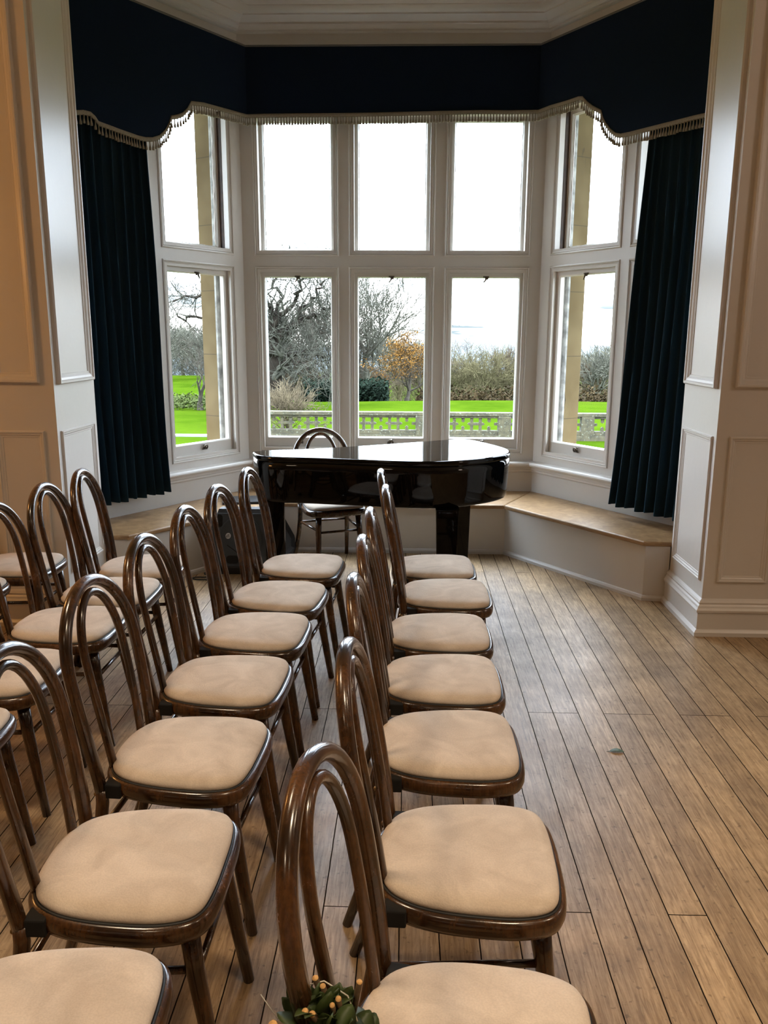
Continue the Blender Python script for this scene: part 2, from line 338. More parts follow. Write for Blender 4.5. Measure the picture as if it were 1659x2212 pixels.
def lacquer():
    m, t, b = mat('black_lacquer'); b.inputs['Base Color'].default_value = (.0025, .0025, .003, 1); b.inputs['Roughness'].default_value = .035
    b.inputs['Specular IOR Level'].default_value = .32
    co = nn(t, 'ShaderNodeTexCoord'); n = nn(t, 'ShaderNodeTexNoise'); n.inputs['Scale'].default_value = 7; n.inputs['Detail'].default_value = 1; t.links.new(co.outputs['Object'], n.inputs['Vector'])
    bp = nn(t, 'ShaderNodeBump'); bp.inputs['Strength'].default_value = .03; bp.inputs['Distance'].default_value = .01; t.links.new(n.outputs['Fac'], bp.inputs['Height']); t.links.new(bp.outputs[0], b.inputs['Normal'])
    return m
LACQ = lacquer()

def glass():
    m = bpy.data.materials.new('window_glass'); m.use_nodes = True; t = m.node_tree; t.nodes.clear()
    o = nn(t, 'ShaderNodeOutputMaterial'); tr = nn(t, 'ShaderNodeBsdfTransparent'); tr.inputs[0].default_value = (.955, .97, .965, 1)
    gl = nn(t, 'ShaderNodeBsdfGlossy'); gl.inputs['Roughness'].default_value = .01; gl.inputs[0].default_value = (.9, .95, 1, 1)
    lw = nn(t, 'ShaderNodeLayerWeight'); lw.inputs['Blend'].default_value = .12
    mu = nn(t, 'ShaderNodeMath', operation='MULTIPLY'); mu.inputs[1].default_value = .6; t.links.new(lw.outputs['Fresnel'], mu.inputs[0])
    mi = nn(t, 'ShaderNodeMixShader'); t.links.new(mu.outputs[0], mi.inputs[0]); t.links.new(tr.outputs[0], mi.inputs[1]); t.links.new(gl.outputs[0], mi.inputs[2]); t.links.new(mi.outputs[0], o.inputs[0])
    return m
GLASS = glass()

def honey_stone():
    m, t, b = mat('honey_stone'); co = nn(t, 'ShaderNodeTexCoord')
    n = nn(t, 'ShaderNodeTexNoise'); n.inputs['Scale'].default_value = 4; n.inputs['Detail'].default_value = 6; t.links.new(co.outputs['Object'], n.inputs['Vector'])
    r = ramp2(t, n.outputs['Fac'], (.105, .070, .022), (.17, .125, .056), .3, .7)
    mp_ = nn(t, 'ShaderNodeMapping'); mp_.inputs['Scale'].default_value = (6, 6, 1.6); t.links.new(co.outputs['Object'], mp_.inputs['Vector'])
    n2 = nn(t, 'ShaderNodeTexNoise'); n2.inputs['Scale'].default_value = 1; n2.inputs['Detail'].default_value = 7; n2.inputs['Roughness'].default_value = .7; t.links.new(mp_.outputs[0], n2.inputs['Vector'])
    f = ramp2(t, n2.outputs['Fac'], (0, 0, 0), (1, 1, 1), .62, .67); mi = nn(t, 'ShaderNodeMixRGB'); t.links.new(f.outputs[0], mi.inputs[0]); t.links.new(r.outputs[0], mi.inputs[1]); mi.inputs[2].default_value = (.018, .015, .013, 1)
    sp_ = nn(t, 'ShaderNodeSeparateXYZ'); t.links.new(co.outputs['Object'], sp_.inputs[0]); sn = nn(t, 'ShaderNodeMath', operation='PINGPONG'); sn.inputs[1].default_value = .24; t.links.new(sp_.outputs['Z'], sn.inputs[0])
    lt = nn(t, 'ShaderNodeMath', operation='LESS_THAN'); lt.inputs[1].default_value = .0025; t.links.new(sn.outputs[0], lt.inputs[0]); m2 = nn(t, 'ShaderNodeMixRGB'); t.links.new(lt.outputs[0], m2.inputs[0]); t.links.new(mi.outputs[0], m2.inputs[1]); m2.inputs[2].default_value = (.065, .048, .022, 1)
    t.links.new(m2.outputs[0], b.inputs['Base Color']); b.inputs['Roughness'].default_value = .9; return m
STONE = honey_stone()
def lichen_stone():
    m, t, b = mat('lichen_stone'); co = nn(t, 'ShaderNodeTexCoord')
    n = nn(t, 'ShaderNodeTexNoise'); n.inputs['Scale'].default_value = 5; n.inputs['Detail'].default_value = 8; n.inputs['Roughness'].default_value = .75; t.links.new(co.outputs['Object'], n.inputs['Vector'])
    r = ramp2(t, n.outputs['Fac'], (.013, .0112, .0042), (.044, .036, .0155), .36, .62)
    n2 = nn(t, 'ShaderNodeTexNoise'); n2.inputs['Scale'].default_value = 16; n2.inputs['Detail'].default_value = 4; t.links.new(co.outputs['Object'], n2.inputs['Vector'])
    f = ramp2(t, n2.outputs['Fac'], (0, 0, 0), (1, 1, 1), .6, .68); mi = nn(t, 'ShaderNodeMixRGB'); t.links.new(f.outputs[0], mi.inputs[0]); t.links.new(r.outputs[0], mi.inputs[1]); mi.inputs[2].default_value = (.080, .084, .058, 1)
    t.links.new(mi.outputs[0], b.inputs['Base Color']); b.inputs['Roughness'].default_value = .95; return m
LICHEN = lichen_stone()
def grass():
    m, t, b = mat('lawn_grass'); co = nn(t, 'ShaderNodeTexCoord')
    n = nn(t, 'ShaderNodeTexNoise'); n.inputs['Scale'].default_value = .35; n.inputs['Detail'].default_value = 8; n.inputs['Roughness'].default_value = .7; t.links.new(co.outputs['Object'], n.inputs['Vector'])
    r = ramp2(t, n.outputs['Fac'], (.0130, .0265, .0013), (.0235, .0405, .0024), .35, .65)
    n2 = nn(t, 'ShaderNodeTexNoise'); n2.inputs['Scale'].default_value = .12; n2.inputs['Detail'].default_value = 6; t.links.new(co.outputs['Object'], n2.inputs['Vector'])
    f = ramp2(t, n2.outputs['Fac'], (0, 0, 0), (0.44400, 0.44400, 0.44400), .56, .7); mi = nn(t, 'ShaderNodeMixRGB'); t.links.new(f.outputs[0], mi.inputs[0]); t.links.new(r.outputs[0], mi.inputs[1]); mi.inputs[2].default_value = (0.01702, 0.02590, 0.00259, 1)
    t.links.new(mi.outputs[0], b.inputs['Base Color']); b.inputs['Roughness'].default_value = 1; b.inputs['Specular IOR Level'].default_value = 0; return m
GRASS = grass()
def bark(name, c): return simple(name, c, .95, spec=.05, noise=.5, nscale=2.5, bump=.8, bscale=9)
BARK_OAK = bark('oak_bark', (.034, .029, .022)); BARK_GREY = bark('grey_twigs', (.058, .056, .042)); BARK_BROWN = bark('brown_twigs', (0.05975, 0.04550, 0.02988)); BARK_OLIVE = bark('olive_twigs', (.062, .053, .026)); BARK_PALE = bark('pale_twigs', (.072, .056, .034))
BARK_LIMB = bark('gnarled_bark', (.015, .012, .009)); BARK_TWIG = bark('lichened_twigs', (.040, .039, .030))
AUTUMN = simple('autumn_leaf', (.088, .043, .010), .8, spec=.02, noise=.45, nscale=1.6)
EVERG = simple('evergreen_leaf', (0.00614, 0.01036, 0.00651), .8, spec=.02, noise=.5, nscale=3)
SCRUB = simple('scrub_leaf', (0.02886, 0.03656, 0.01080), .9, spec=.02, noise=.5, nscale=1.5)
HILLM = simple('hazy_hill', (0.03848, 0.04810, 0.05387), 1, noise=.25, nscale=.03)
KERB = simple('pale_kerb', (0.10005, 0.10390, 0.09620), .8, noise=.1, nscale=3)
LEAFG = simple('green_leaf', (.035, .055, .010), .55, noise=.4, nscale=30)
LEAFF = simple('fallen_leaf', (.045, .075, .03), .55, noise=.3, nscale=60)
TWIG = simple('twig_bark', (.085, .05, .02), .8, noise=.3, nscale=60)
CUT = simple('cut_wood', (.60, .34, .12), .8, noise=.25, nscale=250)
STRING = simple('pale_string', (.55, .5, .4), .9)

# ------------------------------------------------------------------ the room shell
XC, KX, YW, ANG = -.1415, 1.1335, 6.479, math.radians(57)
JL, JR, YF, YB = -1.868, 1.604, 4.292, 4.85
CZ = 3.83
FL = (YW - YB) / math.sin(ANG)
def Kpt(s, d=0.0): return Vector((XC + s * (KX - d * math.tan(ANG / 2)), YW - d, 0))
def fdir(s): return Vector((s * math.cos(ANG), -math.sin(ANG), 0))
def fnor(s): return Vector((-s * math.sin(ANG), -math.cos(ANG), 0))
fC = Frame((XC, YW, 0), (1, 0, 0), (0, -1, 0))
fF = {s: Frame(Kpt(s), fdir(s), fnor(s)) for s in (-1, 1)}
XE = {s: (Kpt(s) + fdir(s) * FL).x for s in (-1, 1)}

def S(o): o['kind'] = 'structure'; return o
RX0, RX1, RY0 = -4.6, 4.6, -4.5
mb = MB(); mb.add([(RX0, RY0, 0), (RX1, RY0, 0), (RX1, YW, 0), (RX0, YW, 0), (RX0, RY0, -.12), (RX1, RY0, -.12), (RX1, YW, -.12), (RX0, YW, -.12)],
                  [(0, 1, 2, 3), (4, 7, 6, 5), (0, 4, 5, 1), (1, 5, 6, 2), (2, 6, 7, 3), (3, 7, 4, 0)]); S(mb.build('floor', FLOOR))
mb = MB(); mb.box(RX0 - .2, RX1 + .2, RY0 - .2, YW + .4, CZ, CZ + .2); S(mb.build('ceiling', CEIL))
mb = MB(); mb.box(RX0 - .2, RX1 + .2, RY0 - .2, RY0, -.1, CZ); S(mb.build('wall_back', PAINT))
mb = MB(); mb.box(RX0 - .2, RX0, RY0, YF + .56, -.1, CZ); S(mb.build('wall_left', PAINT))
mb = MB(); mb.box(RX1, RX1 + .2, RY0, YF + .56, -.1, CZ); S(mb.build('wall_right', PAINT))

# front walls with the jambs of the bay opening
for s, nm, J, R_ in ((-1, 'wall_front_left', JL, RX0), (1, 'wall_front_right', JR, RX1)):
    mb = MB(); a, b = sorted((J, R_)); mb.box(a, b, YF, YB, -.1, CZ)
    e = XE[s]; a2, b2 = sorted((e, e + s * .3)); mb.box(a2, b2, YB, YB + .3, -.1, CZ)
    fw_ = Frame((J, YF, 0), (s, 0, 0), (0, -1, 0))          # faces the room
    x = .070
    for pw in (.262, .86, .86):
        panel(mb, fw_, x, x + pw, 1.34, 3.45, True); panel(mb, fw_, x - .002, x + pw, .298, 1.088); x += pw + .14
    fj = Frame((J, YF, 0), (0, 1, 0), (-s, 0, 0))           # the reveal
    panel(mb, fj, .036, .524, 1.33, 3.45, True); panel(mb, fj, .040, .505, .294, 1.083)
    S(mb.build(nm, PAINT))
    # tall moulded base round the pier
    bb = [(0, 0), (.040, 0), (.040, .022), (.030, .034), (.024, .038), (.024, .128), (.032, .134), (.034, .146), (.026, .158), (.022, .168), (.016, .176), (.018, .186), (.012, .196), (0, .205)]
    mb = MB(); path = [(R_, YF), (J, YF), (J, YB)]
    sweep(mb, path, bb, side=(1 if s > 0 else -1)); S(mb.build('baseboard_' + ('left' if s < 0 else 'right'), PAINT))

# bay walls with window openings
BOT, LT, UB, UT = .672, 2.10, 2.178, 3.22
CW = [(-1.045, -.4), (-.324, .326), (.402, 1.046)]
FWn = [(.10, .79), (.87, 1.56)]
holesC = [(a + .04, b - .04, z0 + .04, z1 - .04) for a, b in CW for z0, z1 in ((BOT, LT), (UB, UT))]
holesF = [(a + .04, b - .04, z0 + .04, z1 - .04) for a, b in FWn for z0, z1 in ((BOT, LT), (UB, UT))]
WD = .12
BEAD = [(-.002, 0), (0, .006), (.006, .009), (.011, .006), (.013, -.001), (.017, .004), (.022, .002), (.026, -.010), (.031, -.014), (.034, -.012), (.040, -.018), (.0401, -.05)]
mb = MB(); holed_wall(mb, fC, -KX, KX, 0, CZ, holesC, WD)
for a, b in CW:
    for z0, z1 in ((BOT, LT), (UB, UT)): frame_mould(mb, fC, a, b, z0, z1, BEAD)
S(mb.build('wall_bay_centre', PAINT))
for s in (-1, 1):
    mb = MB(); holed_wall(mb, fF[s], 0, FL, 0, CZ, holesF, WD)
    for a, b in FWn:
        for z0, z1 in ((BOT, LT), (UB, UT)): frame_mould(mb, fF[s], a, b, z0, z1, BEAD)
    S(mb.build('wall_bay_' + ('left' if s < 0 else 'right'), PAINT))

# windows: one empty per light, sash frames, panes and catches
def rect_frame(mb, fr, a0, a1, z0, z1, wl, wt, wb, d0, d1):
    """a glazed frame between depths d0 (front) and d1 (back), with stile, top and bottom widths"""
    inn = (a0 + wl, a1 - wl, z0 + wb, z1 - wt)
    O = [(a0, z0), (a1, z0), (a1, z1), (a0, z1)]; I = [(inn[0], inn[2]), (inn[1], inn[2]), (inn[1], inn[3]), (inn[0], inn[3])]
    I2 = [(inn[0] + .007, inn[2] + .007), (inn[1] - .007, inn[2] + .007), (inn[1] - .007, inn[3] - .007), (inn[0] + .007, inn[3] - .007)]
    for k in range(4):
        k2 = (k + 1) % 4
        mb.add([fr.p(*O[k], d0), fr.p(*O[k2], d0), fr.p(*I[k2], d0), fr.p(*I[k], d0)], [(0, 1, 2, 3)], False)
        mb.add([fr.p(*I[k], d0), fr.p(*I[k2], d0), fr.p(*I2[k2], d0 - .012), fr.p(*I2[k], d0 - .012)], [(0, 1, 2, 3)], False)
        mb.add([fr.p(*I2[k], d0 - .012), fr.p(*I2[k2], d0 - .012), fr.p(*I2[k2], d1), fr.p(*I2[k], d1)], [(0, 1, 2, 3)], False)
        mb.add([fr.p(*O[k], d1), fr.p(*O[k2], d1), fr.p(*I2[k2], d1), fr.p(*I2[k], d1)], [(0, 1, 2, 3)], False)
        mb.add([fr.p(*O[k], d0), fr.p(*O[k2], d0), fr.p(*O[k2], d1), fr.p(*O[k], d1)], [(0, 1, 2, 3)], False)
    return (I2[0][0], I2[1][0], I2[0][1], I2[2][1])
def pane(fr, r, d, parent):
    mb = MB(); mb.add([fr.p(r[0] - .004, r[2] - .004, d), fr.p(r[1] + .004, r[2] - .004, d), fr.p(r[1] + .004, r[3] + .004, d), fr.p(r[0] - .004, r[3] + .004, d)], [(0, 1, 2, 3)], False)
    return mb.build('pane', GLASS, parent, fix=False)
random.seed(4)
wn = 1
for fr, lights in ((fF[-1], FWn[::-1]), (fC, CW), (fF[1], FWn)):
    for a, b in lights:
        root = S(empty('window_%d' % wn)); wn += 1
        a0, a1 = a + .04, b - .04
        mb = MB(); r = rect_frame(mb, fr, a0, a1, UB + .04, UT - .04, .024, .03, .012, -.090, -.1195)
        # ragged old putty along the glass edge
        for (p, q) in (((r[0], r[2]), (r[0], r[3])), ((r[1], r[2]), (r[1], r[3])), ((r[0], r[2]), (r[1], r[2]))):
            L = math.hypot(q[0] - p[0], q[1] - p[1]); n = int(L / .03); pts = []
            for i in range(n + 1):
                u_ = i / n; pts.append(fr.p(p[0] + (q[0] - p[0]) * u_, p[1] + (q[1] - p[1]) * u_, -.112))
            mb.tube(pts, [random.uniform(.003, .0065) for _ in pts], 5)
        up_ = mb.build('upper_sash', FRAMEP, root); pane(fr, r, -.110, up_)
        mb = MB(); r = rect_frame(mb, fr, a0, a1, BOT + .04, LT - .04, .022, .03, .075, -.036, -.085)
        lo_ = mb.build('lower_sash', FRAMEP, root); pane(fr, r, -.066, lo_)
        cx = (a0 + a1) / 2
        mb = MB(); mb.bmat = None
        # pull on the bottom rail: plate and curled grip
        zc = BOT + .04 + .05
        for i in range(2): mb.tube([fr.p(cx - .017, zc - .018, -.034), fr.p(cx + .017, zc - .018, -.034)], .005, 6)
        mb.tube([fr.p(cx - .02, zc - .02, -.03), fr.p(cx - .022, zc - .004, -.02), fr.p(cx - .008, zc + .012, -.008), fr.p(cx + .010, zc + .010, -.006), fr.p(cx + .02, zc - .004, -.018), fr.p(cx + .018, zc - .02, -.03)], .006, 8)
        mb.tube([fr.p(cx - .012, zc - .014, -.032), fr.p(cx + .002, zc + .002, -.02), fr.p(cx + .014, zc + .016, -.026)], .0075, 8)
        mb.build('sash_pull', BRONZE, lo_)
        mb = MB(); zt = r[3]
        mb.tube([fr.p(cx - .022, zt + .008, -.034), fr.p(cx + .022, zt + .008, -.034)], .006, 6)
        mb.tube([fr.p(cx - .004, zt + .008, -.03), fr.p(cx - .002, zt - .012, -.022), fr.p(cx - .012, zt - .026, -.024), fr.p(cx - .018, zt - .030, -.03)], [.007, .007, .005, .006], 8)
        mb.tube([fr.p(cx + .008, zt + .006, -.03), fr.p(cx + .012, zt - .012, -.028)], [.009, .006], 8)
        mb.build('sash_catch', BRONZE, lo_)

# stone mullions and outer timber linings outside the glass
mb = MB()
def post(fr, a0, a1, d0, d1, z0=.55, z1=3.6):
    pl = [fr.p(a0, 0, d0), fr.p(a1, 0, d0), fr.p(a1, 0, d1 + .03), fr.p(a1 - .03, 0, d1), fr.p(a0 + .03, 0, d1), fr.p(a0, 0, d1 + .03)]
    mb.prism([(p.x, p.y) for p in pl], z0, z1)
post(fC, -.425, -.30, -.15, -.36); post(fC, .302, .428, -.15, -.36)
for s in (-1, 1):
    K = Kpt(s); pr = []
    fr = fF[s]
    A_ = fr.p(.155, 0, -.15); B_ = fr.p(.155, 0, -.31); B2 = fr.p(.125, 0, -.34)
    C_ = fC.p(s * (KX - .095), 0, -.34); C2 = fC.p(s * (KX - .125), 0, -.31); D_ = fC.p(s * (KX - .125), 0, -.15)
    mid = Kpt(s, -.15); out = Kpt(s, -.34)
    mb.prism([(p.x, p.y) for p in (A_, B_, B2, out, C_, C2, D_, mid)], .55, 3.6)
    post(fr, .77, .90, -.15, -.34); post(fr, 1.53, 1.75, -.15, -.34)
S(mb.build('wall_bay_stone', STONE))
mb = MB()
for fr, L in [(fC, CW), (fF[-1], FWn), (fF[1], FWn)]:
    for a, b in L:
        for z0, z1 in ((BOT, LT), (UB, UT)):
            rect_frame(mb, fr, a + .02, b - .02, z0 + .02, z1 - .02, .038, .03, .03, -.121, -.152)
S(mb.build('trim_7', GREYP))
mb = MB()
for s in (-1, 1):
    q = [fF[s].p(.1402, 0, -.052), fF[s].p(.1402, 0, -.089), fF[s].p(.1440, 0, -.089), fF[s].p(.1440, 0, -.052)]
    mb.prism([(p.x, p.y) for p in q], UB + .041, UT - .041)
S(mb.build('trim_8', simple('bare_brown_timber', (.05, .024, .014), .6, noise=.4, nscale=20)))

# cornice, sill and fascia round the bay
bay = [tuple((Kpt(-1) + fdir(-1) * FL)[:2]), tuple(Kpt(-1)[:2]), tuple(Kpt(1)[:2]), tuple((Kpt(1) + fdir(1) * FL)[:2])]
mb = MB(); sweep(mb, bay, [(0, 3.715), (.022, 3.717), (.03, 3.722), (.03, 3.732), (.042, 3.736), (.06, 3.752), (.072, 3.756), (.072, 3.768), (.085, 3.772), (.13, 3.789), (.142, 3.792), (.142, 3.802), (.155, 3.804), (.235, 3.811), (.25, 3.814), (.25, 3.819), (.30, 3.824), (.335, 3.83), (0, 3.83)], side=-1)
S(mb.build('trim_1', CEIL))
mb = MB(); sweep(mb, bay, [(0, .582), (.058, .582), (.066, .588), (.069, .598), (.066, .608), (.058, .615), (0, .620)], side=-1); S(mb.build('trim_2', PAINT))
mb = MB(); sweep(mb, bay, [(0, .528), (.008, .528), (.012, .533), (.016, .537), (.016, .549), (.024, .556), (.028, .582), (0, .582)], side=-1); S(mb.build('trim_3', PAINT))
# room cornice on the front walls and jambs (above the picture)
mb = MB(); sweep(mb, [(RX0, YF), (JL, YF), (JL, YB)], [(0, 3.6), (.04, 3.62), (.10, 3.72), (.2, 3.79), (.26, 3.83), (0, 3.83)], side=-1); S(mb.build('trim_4', CEIL))
mb = MB(); sweep(mb, [(JR, YB), (JR, YF), (RX1, YF)], [(0, 3.6), (.04, 3.62), (.10, 3.72), (.2, 3.79), (.26, 3.83), (0, 3.83)], side=-1); S(mb.build('trim_5', CEIL))

# ------------------------------------------------------------------ window seat
SZ = .375
seat = tag(empty('window_seat', (0, 0, 0)), 'built-in window seat with oak boards and white panelled front along the bay', 'window seat')
FCn = {-1: (-1.006, 5.928), 1: (.723, 5.928)}
def lerp(a, b, u_): return (a[0] + (b[0] - a[0]) * u_, a[1] + (b[1] - a[1]) * u_)
FEn = {-1: (-1.739, 4.877), 1: (1.456, 4.877)}
EP = {-1: (JL + .002, YB + .012), 1: (JR - .002, YB + .012)}
def ovh(P): return P
for s in (-1, 1):
    kb = Kpt(s); fc = FCn[s]; fe = FEn[s]
    # front panel: facet part and short end part
    mb = MB()
    n_ = Vector((fe[0] - fc[0], fe[1] - fc[1], 0)).normalized(); back = Vector((-n_.y * -s, n_.x * -s, 0))
    mb.prism([fc, fe, (EP[s][0], EP[s][1]), (EP[s][0], EP[s][1] + .06), (fe[0] + s * .03, fe[1] + .05), (fc[0] + s * .02, fc[1] + .045)], 0, SZ - .03)
    mb.build('front_panel', PAINT, seat)
    mb = MB(); pth = [FCn[s], FEn[s], EP[s]]
    sweep(mb, pth, [(0, 0), (.016, 0), (.016, .018), (.010, .030), (0, .034)], side=-s); mb.build('plinth', PAINT, seat)
mb = MB(); mb.box(FCn[-1][0], FCn[1][0], 5.928, 5.968, 0, SZ - .03); mb.build('front_panel', PAINT, seat)
mb = MB(); sweep(mb, [FCn[-1], FCn[1]], [(0, 0), (.016, 0), (.016, .018), (.010, .030), (0, .034)], side=-1); mb.build('plinth', PAINT, seat)
NOS = .022
def board(poly): 
    mb = MB(); mb.prism(poly, SZ - .03, SZ, bev=.010, seg=3); mb.build('seat_board', SEATW, seat)
board([(FCn[-1][0] + .006 + .010, 5.928 - NOS), (FCn[1][0] - .006 - .010, 5.928 - NOS), (Kpt(1).x - .002, YW - .001), (Kpt(-1).x + .002, YW - .001)])
for s in (-1, 1):
    fc, fe = FCn[s], FEn[s]
    n2 = Vector((fe[0] - fc[0], fe[1] - fc[1])).normalized(); inn = Vector((-n2.y, n2.x)) * (-s)
    p0 = (fc[0] - s * .012, fc[1] - NOS); p1 = (fe[0] + inn.x * NOS, fe[1] + inn.y * NOS); p2 = (EP[s][0], EP[s][1] - .022)
    far = Kpt(s) + fdir(s) * (FL - .002)
    poly = [p0, p1, (p2[0], YB + .002), (far.x, YB + .002), (Kpt(s).x + s * .001, YW - .001)]
    board(poly)

# ------------------------------------------------------------------ pelmet with fringe
PD = .17
prL = [(1.50, 2.855), (1.434, 2.860), (1.379, 2.873), (1.331, 2.873), (1.301, 2.856), (1.28, 2.832), (1.204, 2.825), (1.12, 2.816), (.98, 2.805), (.926, 2.806), (.87, 2.816), (.812, 2.84), (.763, 2.883), (.729, 2.931), (.709, 2.977), (.655, 2.994), (.606, 3.017), (.564, 3.054), (.528, 3.103), (.416, 3.118), (.243, 3.122), (.062, 3.126), (0, 3.128)]
prR = [(0, 3.152), (.127, 3.156), (.288, 3.151), (.397, 3.152), (.435, 3.144), (.478, 3.104), (.531, 3.067), (.613, 3.022), (.633, 2.973), (.665, 2.931), (.70, 2.896), (.751, 2.859), (.791, 2.846), (.868, 2.842), (1.016, 2.841), (1.225, 2.839), (1.357, 2.838), (1.51, 2.833)]
prC = [(-.919, 3.131), (-.652, 3.133), (-.287, 3.135), (-.055, 3.138), (.341, 3.146), (.637, 3.151), (.834, 3.149)]
def pel(kind, a):
    if kind == 'L': return Kpt(-1, PD) + fdir(-1) * a
    if kind == 'R': return Kpt(1, PD) + fdir(1) * a
    return Vector((XC + a, YW - PD, 0))
line = [(pel('L', a), z) for a, z in prL] + [(pel('C', a), z) for a, z in prC] + [(pel('R', a), z) for a, z in prR]
# resample densely by plan+height length
dense = []
for (p, z), (q, z2) in zip(line[:-1], line[1:]):
    L = math.hypot((q - p).length, z2 - z); n = max(1, int(L / .02))
    for i in range(n): dense.append((p.lerp(q, i / n), z + (z2 - z) * i / n))
dense.append(line[-1])
def normal_at(i):
    a = dense[max(0, i - 1)][0]; b = dense[min(len(dense) - 1, i + 1)][0]; d = (b - a).normalized(); return Vector((d.y, -d.x, 0))
pelmet = tag(empty('pelmet', (XC, YW - PD, 2.8)), 'deep navy shaped pelmet with tasselled cream fringe across the top of the bay', 'pelmet')
off = -Vector((XC, YW - PD, 2.8))
PT = 3.585
mb = MB(); fr_, bk_ = [], []
for i, (p, z) in enumerate(dense):
    n_ = normal_at(i)
    ztop = PT
    fr_.append([p + Vector((0, 0, h)) + off for h in (z, z + .02, (z + ztop) / 2, ztop - .01, ztop)]); bk_.append([p - n_ * .02 + Vector((0, 0, h)) + off for h in (ztop, (z + ztop) / 2, z)])
mb.rings([a + b for a, b in zip(fr_, bk_)], closed=True, smooth=False); mb.build('valance_board', NAVY, pelmet)
mb = MB(); R1 = []
for i, (p, z) in enumerate(dense):
    n_ = normal_at(i); R1.append([p + n_ * o + Vector((0, 0, z + h)) + off for o, h in ((.0005, .010), (.006, .008), (.007, 0), (.006, -.014), (.0005, -.018), (-.004, -.014), (-.004, .006))])
mb.rings(R1, closed=True, smooth=True); mb.build('fringe_braid', FRINGE, pelmet)
mb = MB(); R1 = []
for i, (p, z) in enumerate(dense):
    n_ = normal_at(i); R1.append([p + n_ * o + Vector((0, 0, PT + h)) + off for o, h in ((.001, -.008), (.006, -.006), (.007, 0), (.005, .004), (.001, .005))])
mb.rings(R1, closed=True, smooth=True); mb.build('top_braid', simple('grey_braid', (.11, .105, .095), .9), pelmet)
mb = MB(); random.seed(9); acc = 0; last = None
for i in range(len(dense) - 1):
    (p, z), (q, z2) = dense[i], dense[i + 1]; n_ = normal_at(i); L = (q - p).length; Lz = math.hypot(L, z2 - z)
    acc += max(L, Lz * .6)
    if acc >= .0195:
        acc -= .0195; c = p + off + n_ * .003 + Vector((0, 0, z - .014))
        sway = Vector((random.uniform(-.002, .002), random.uniform(-.002, .002), 0)); ln = .052 + random.uniform(-.003, .003)
        mb.tube([c, c + sway * .3 + Vector((0, 0, -.016)), c + sway * .6 + Vector((0, 0, -.026)), c + sway + Vector((0, 0, -.040)), c + sway + Vector((0, 0, -ln))], [.0042, .0036, .0046, .0082, .0088], 6)
mb.build('tassel_fringe', FRINGE, pelmet)

# ------------------------------------------------------------------ curtains
def curtain(s, name, label, a_top0, a_top1, a_bot0, a_bot1, zt, zb, npl, seed):
    random.seed(seed); root = tag(empty(name, tuple(Kpt(s) + fdir(s) * 1.15 + fnor(s) * .11 + Vector((0, 0, zb)))), label, 'curtain', 'velvet curtains of the bay')
    o_ = Vector(root.location); mb = MB(); NZ, NA = 26, npl * 12
    ph = [random.uniform(-.5, .5) for _ in range(npl + 2)]; am = [random.uniform(.6, 1.25) for _ in range(npl + 2)]
    grid = []
    for j in range(NZ + 1):
        v = j / NZ; row = []; z = zt + (zb - zt) * v
        A0 = a_top0 + (a_bot0 - a_top0) * v ** 1.4; A1 = a_top1 + (a_bot1 - a_top1) * v
        for i in range(NA + 1):
            u_ = i / NA; k = u_ * npl; ki = int(min(k, npl - 1)); fr = k - ki
            amp = (.018 + .024 * v) * (am[ki] * (1 - fr) + am[ki + 1] * fr)
            w_ = math.sin(2 * PI * k + ph[ki] * (1 - fr) + ph[ki + 1] * fr)
            w_ = math.copysign(abs(w_) ** .75, w_)
            a = A0 + (A1 - A0) * u_ + .012 * math.sin(2 * PI * k * 1.0 + 1.3 + v) + .006 * math.sin(9 * v + ki)
            d = .128 + amp * w_ + .01 * math.sin(5 * v + 2 * u_)
            zz = z + (.006 * math.sin(k * 3.1) if j == NZ else 0)
            row.append(Kpt(s) + fdir(s) * a + fnor(s) * d + Vector((0, 0, zz)) - o_)
        grid.append(row)
    vs = [p for r in grid for p in r]; n1 = NA + 1
    fs = [(j * n1 + i, j * n1 + i + 1, (j + 1) * n1 + i + 1, (j + 1) * n1 + i) for j in range(NZ) for i in range(NA)]
    mb.add(vs, fs, True); c = mb.build('drape', VELVET, root, fix=False); m = c.modifiers.new('thick', 'SOLIDIFY'); m.thickness = .004
    mb = MB(); mb.tube([Kpt(s) + fdir(s) * (a_top0 - .05) + fnor(s) * .128 + Vector((0, 0, zt + .015)) - o_, Kpt(s) + fdir(s) * (a_top1 + .05) + fnor(s) * .128 + Vector((0, 0, zt + .015)) - o_], .014, 10); mb.build('curtain_rail', BRONZE, root)
    return root
curtain(-1, 'curtain', 'dark blue velvet curtain hanging to the left of the bay windows', .995, 1.60, .935, 1.60, 3.35, .505, 9, 3)
curtain(1, 'curtain', 'dark blue velvet curtain hanging to the right of the bay windows', 1.10, 1.60, .955, 1.60, 3.35, .455, 8, 6)

# ------------------------------------------------------------------ bentwood chair
def seat_outline(n=64):
    ctrl = [(.210, 0), (.208, .087), (.197, .152), (.165, .191), (.10, .2095), (.02, .209), (-.06, .200), (-.128, .180), (-.180, .143), (-.210, .080)]
    pts = ctrl + [(-.218, 0)] + [(x, -y) for x, y in ctrl[:0:-1]]
    out = []; m = len(pts)
    for i in range(m):
        p0, p1, p2, p3 = [Vector(pts[(i + k) % m]) for k in (-1, 0, 1, 2)]
        for q in range(4):
            t = q / 4; out.append(.5 * ((2 * p1) + (-p0 + p2) * t + (2 * p0 - 5 * p1 + 4 * p2 - p3) * t * t + (-p0 + 3 * p1 - 3 * p2 + p3) * t ** 3))
    return out
OUTL = seat_outline()
def inset(o, d, z):
    n = len(o); r = []
    for i in range(n):
        t = (o[(i + 1) % n] - o[i - 1]).normalized(); nn_ = Vector((-t.y, t.x)); p = o[i] + nn_ * d; r.append((p.x, p.y, z))
    return r
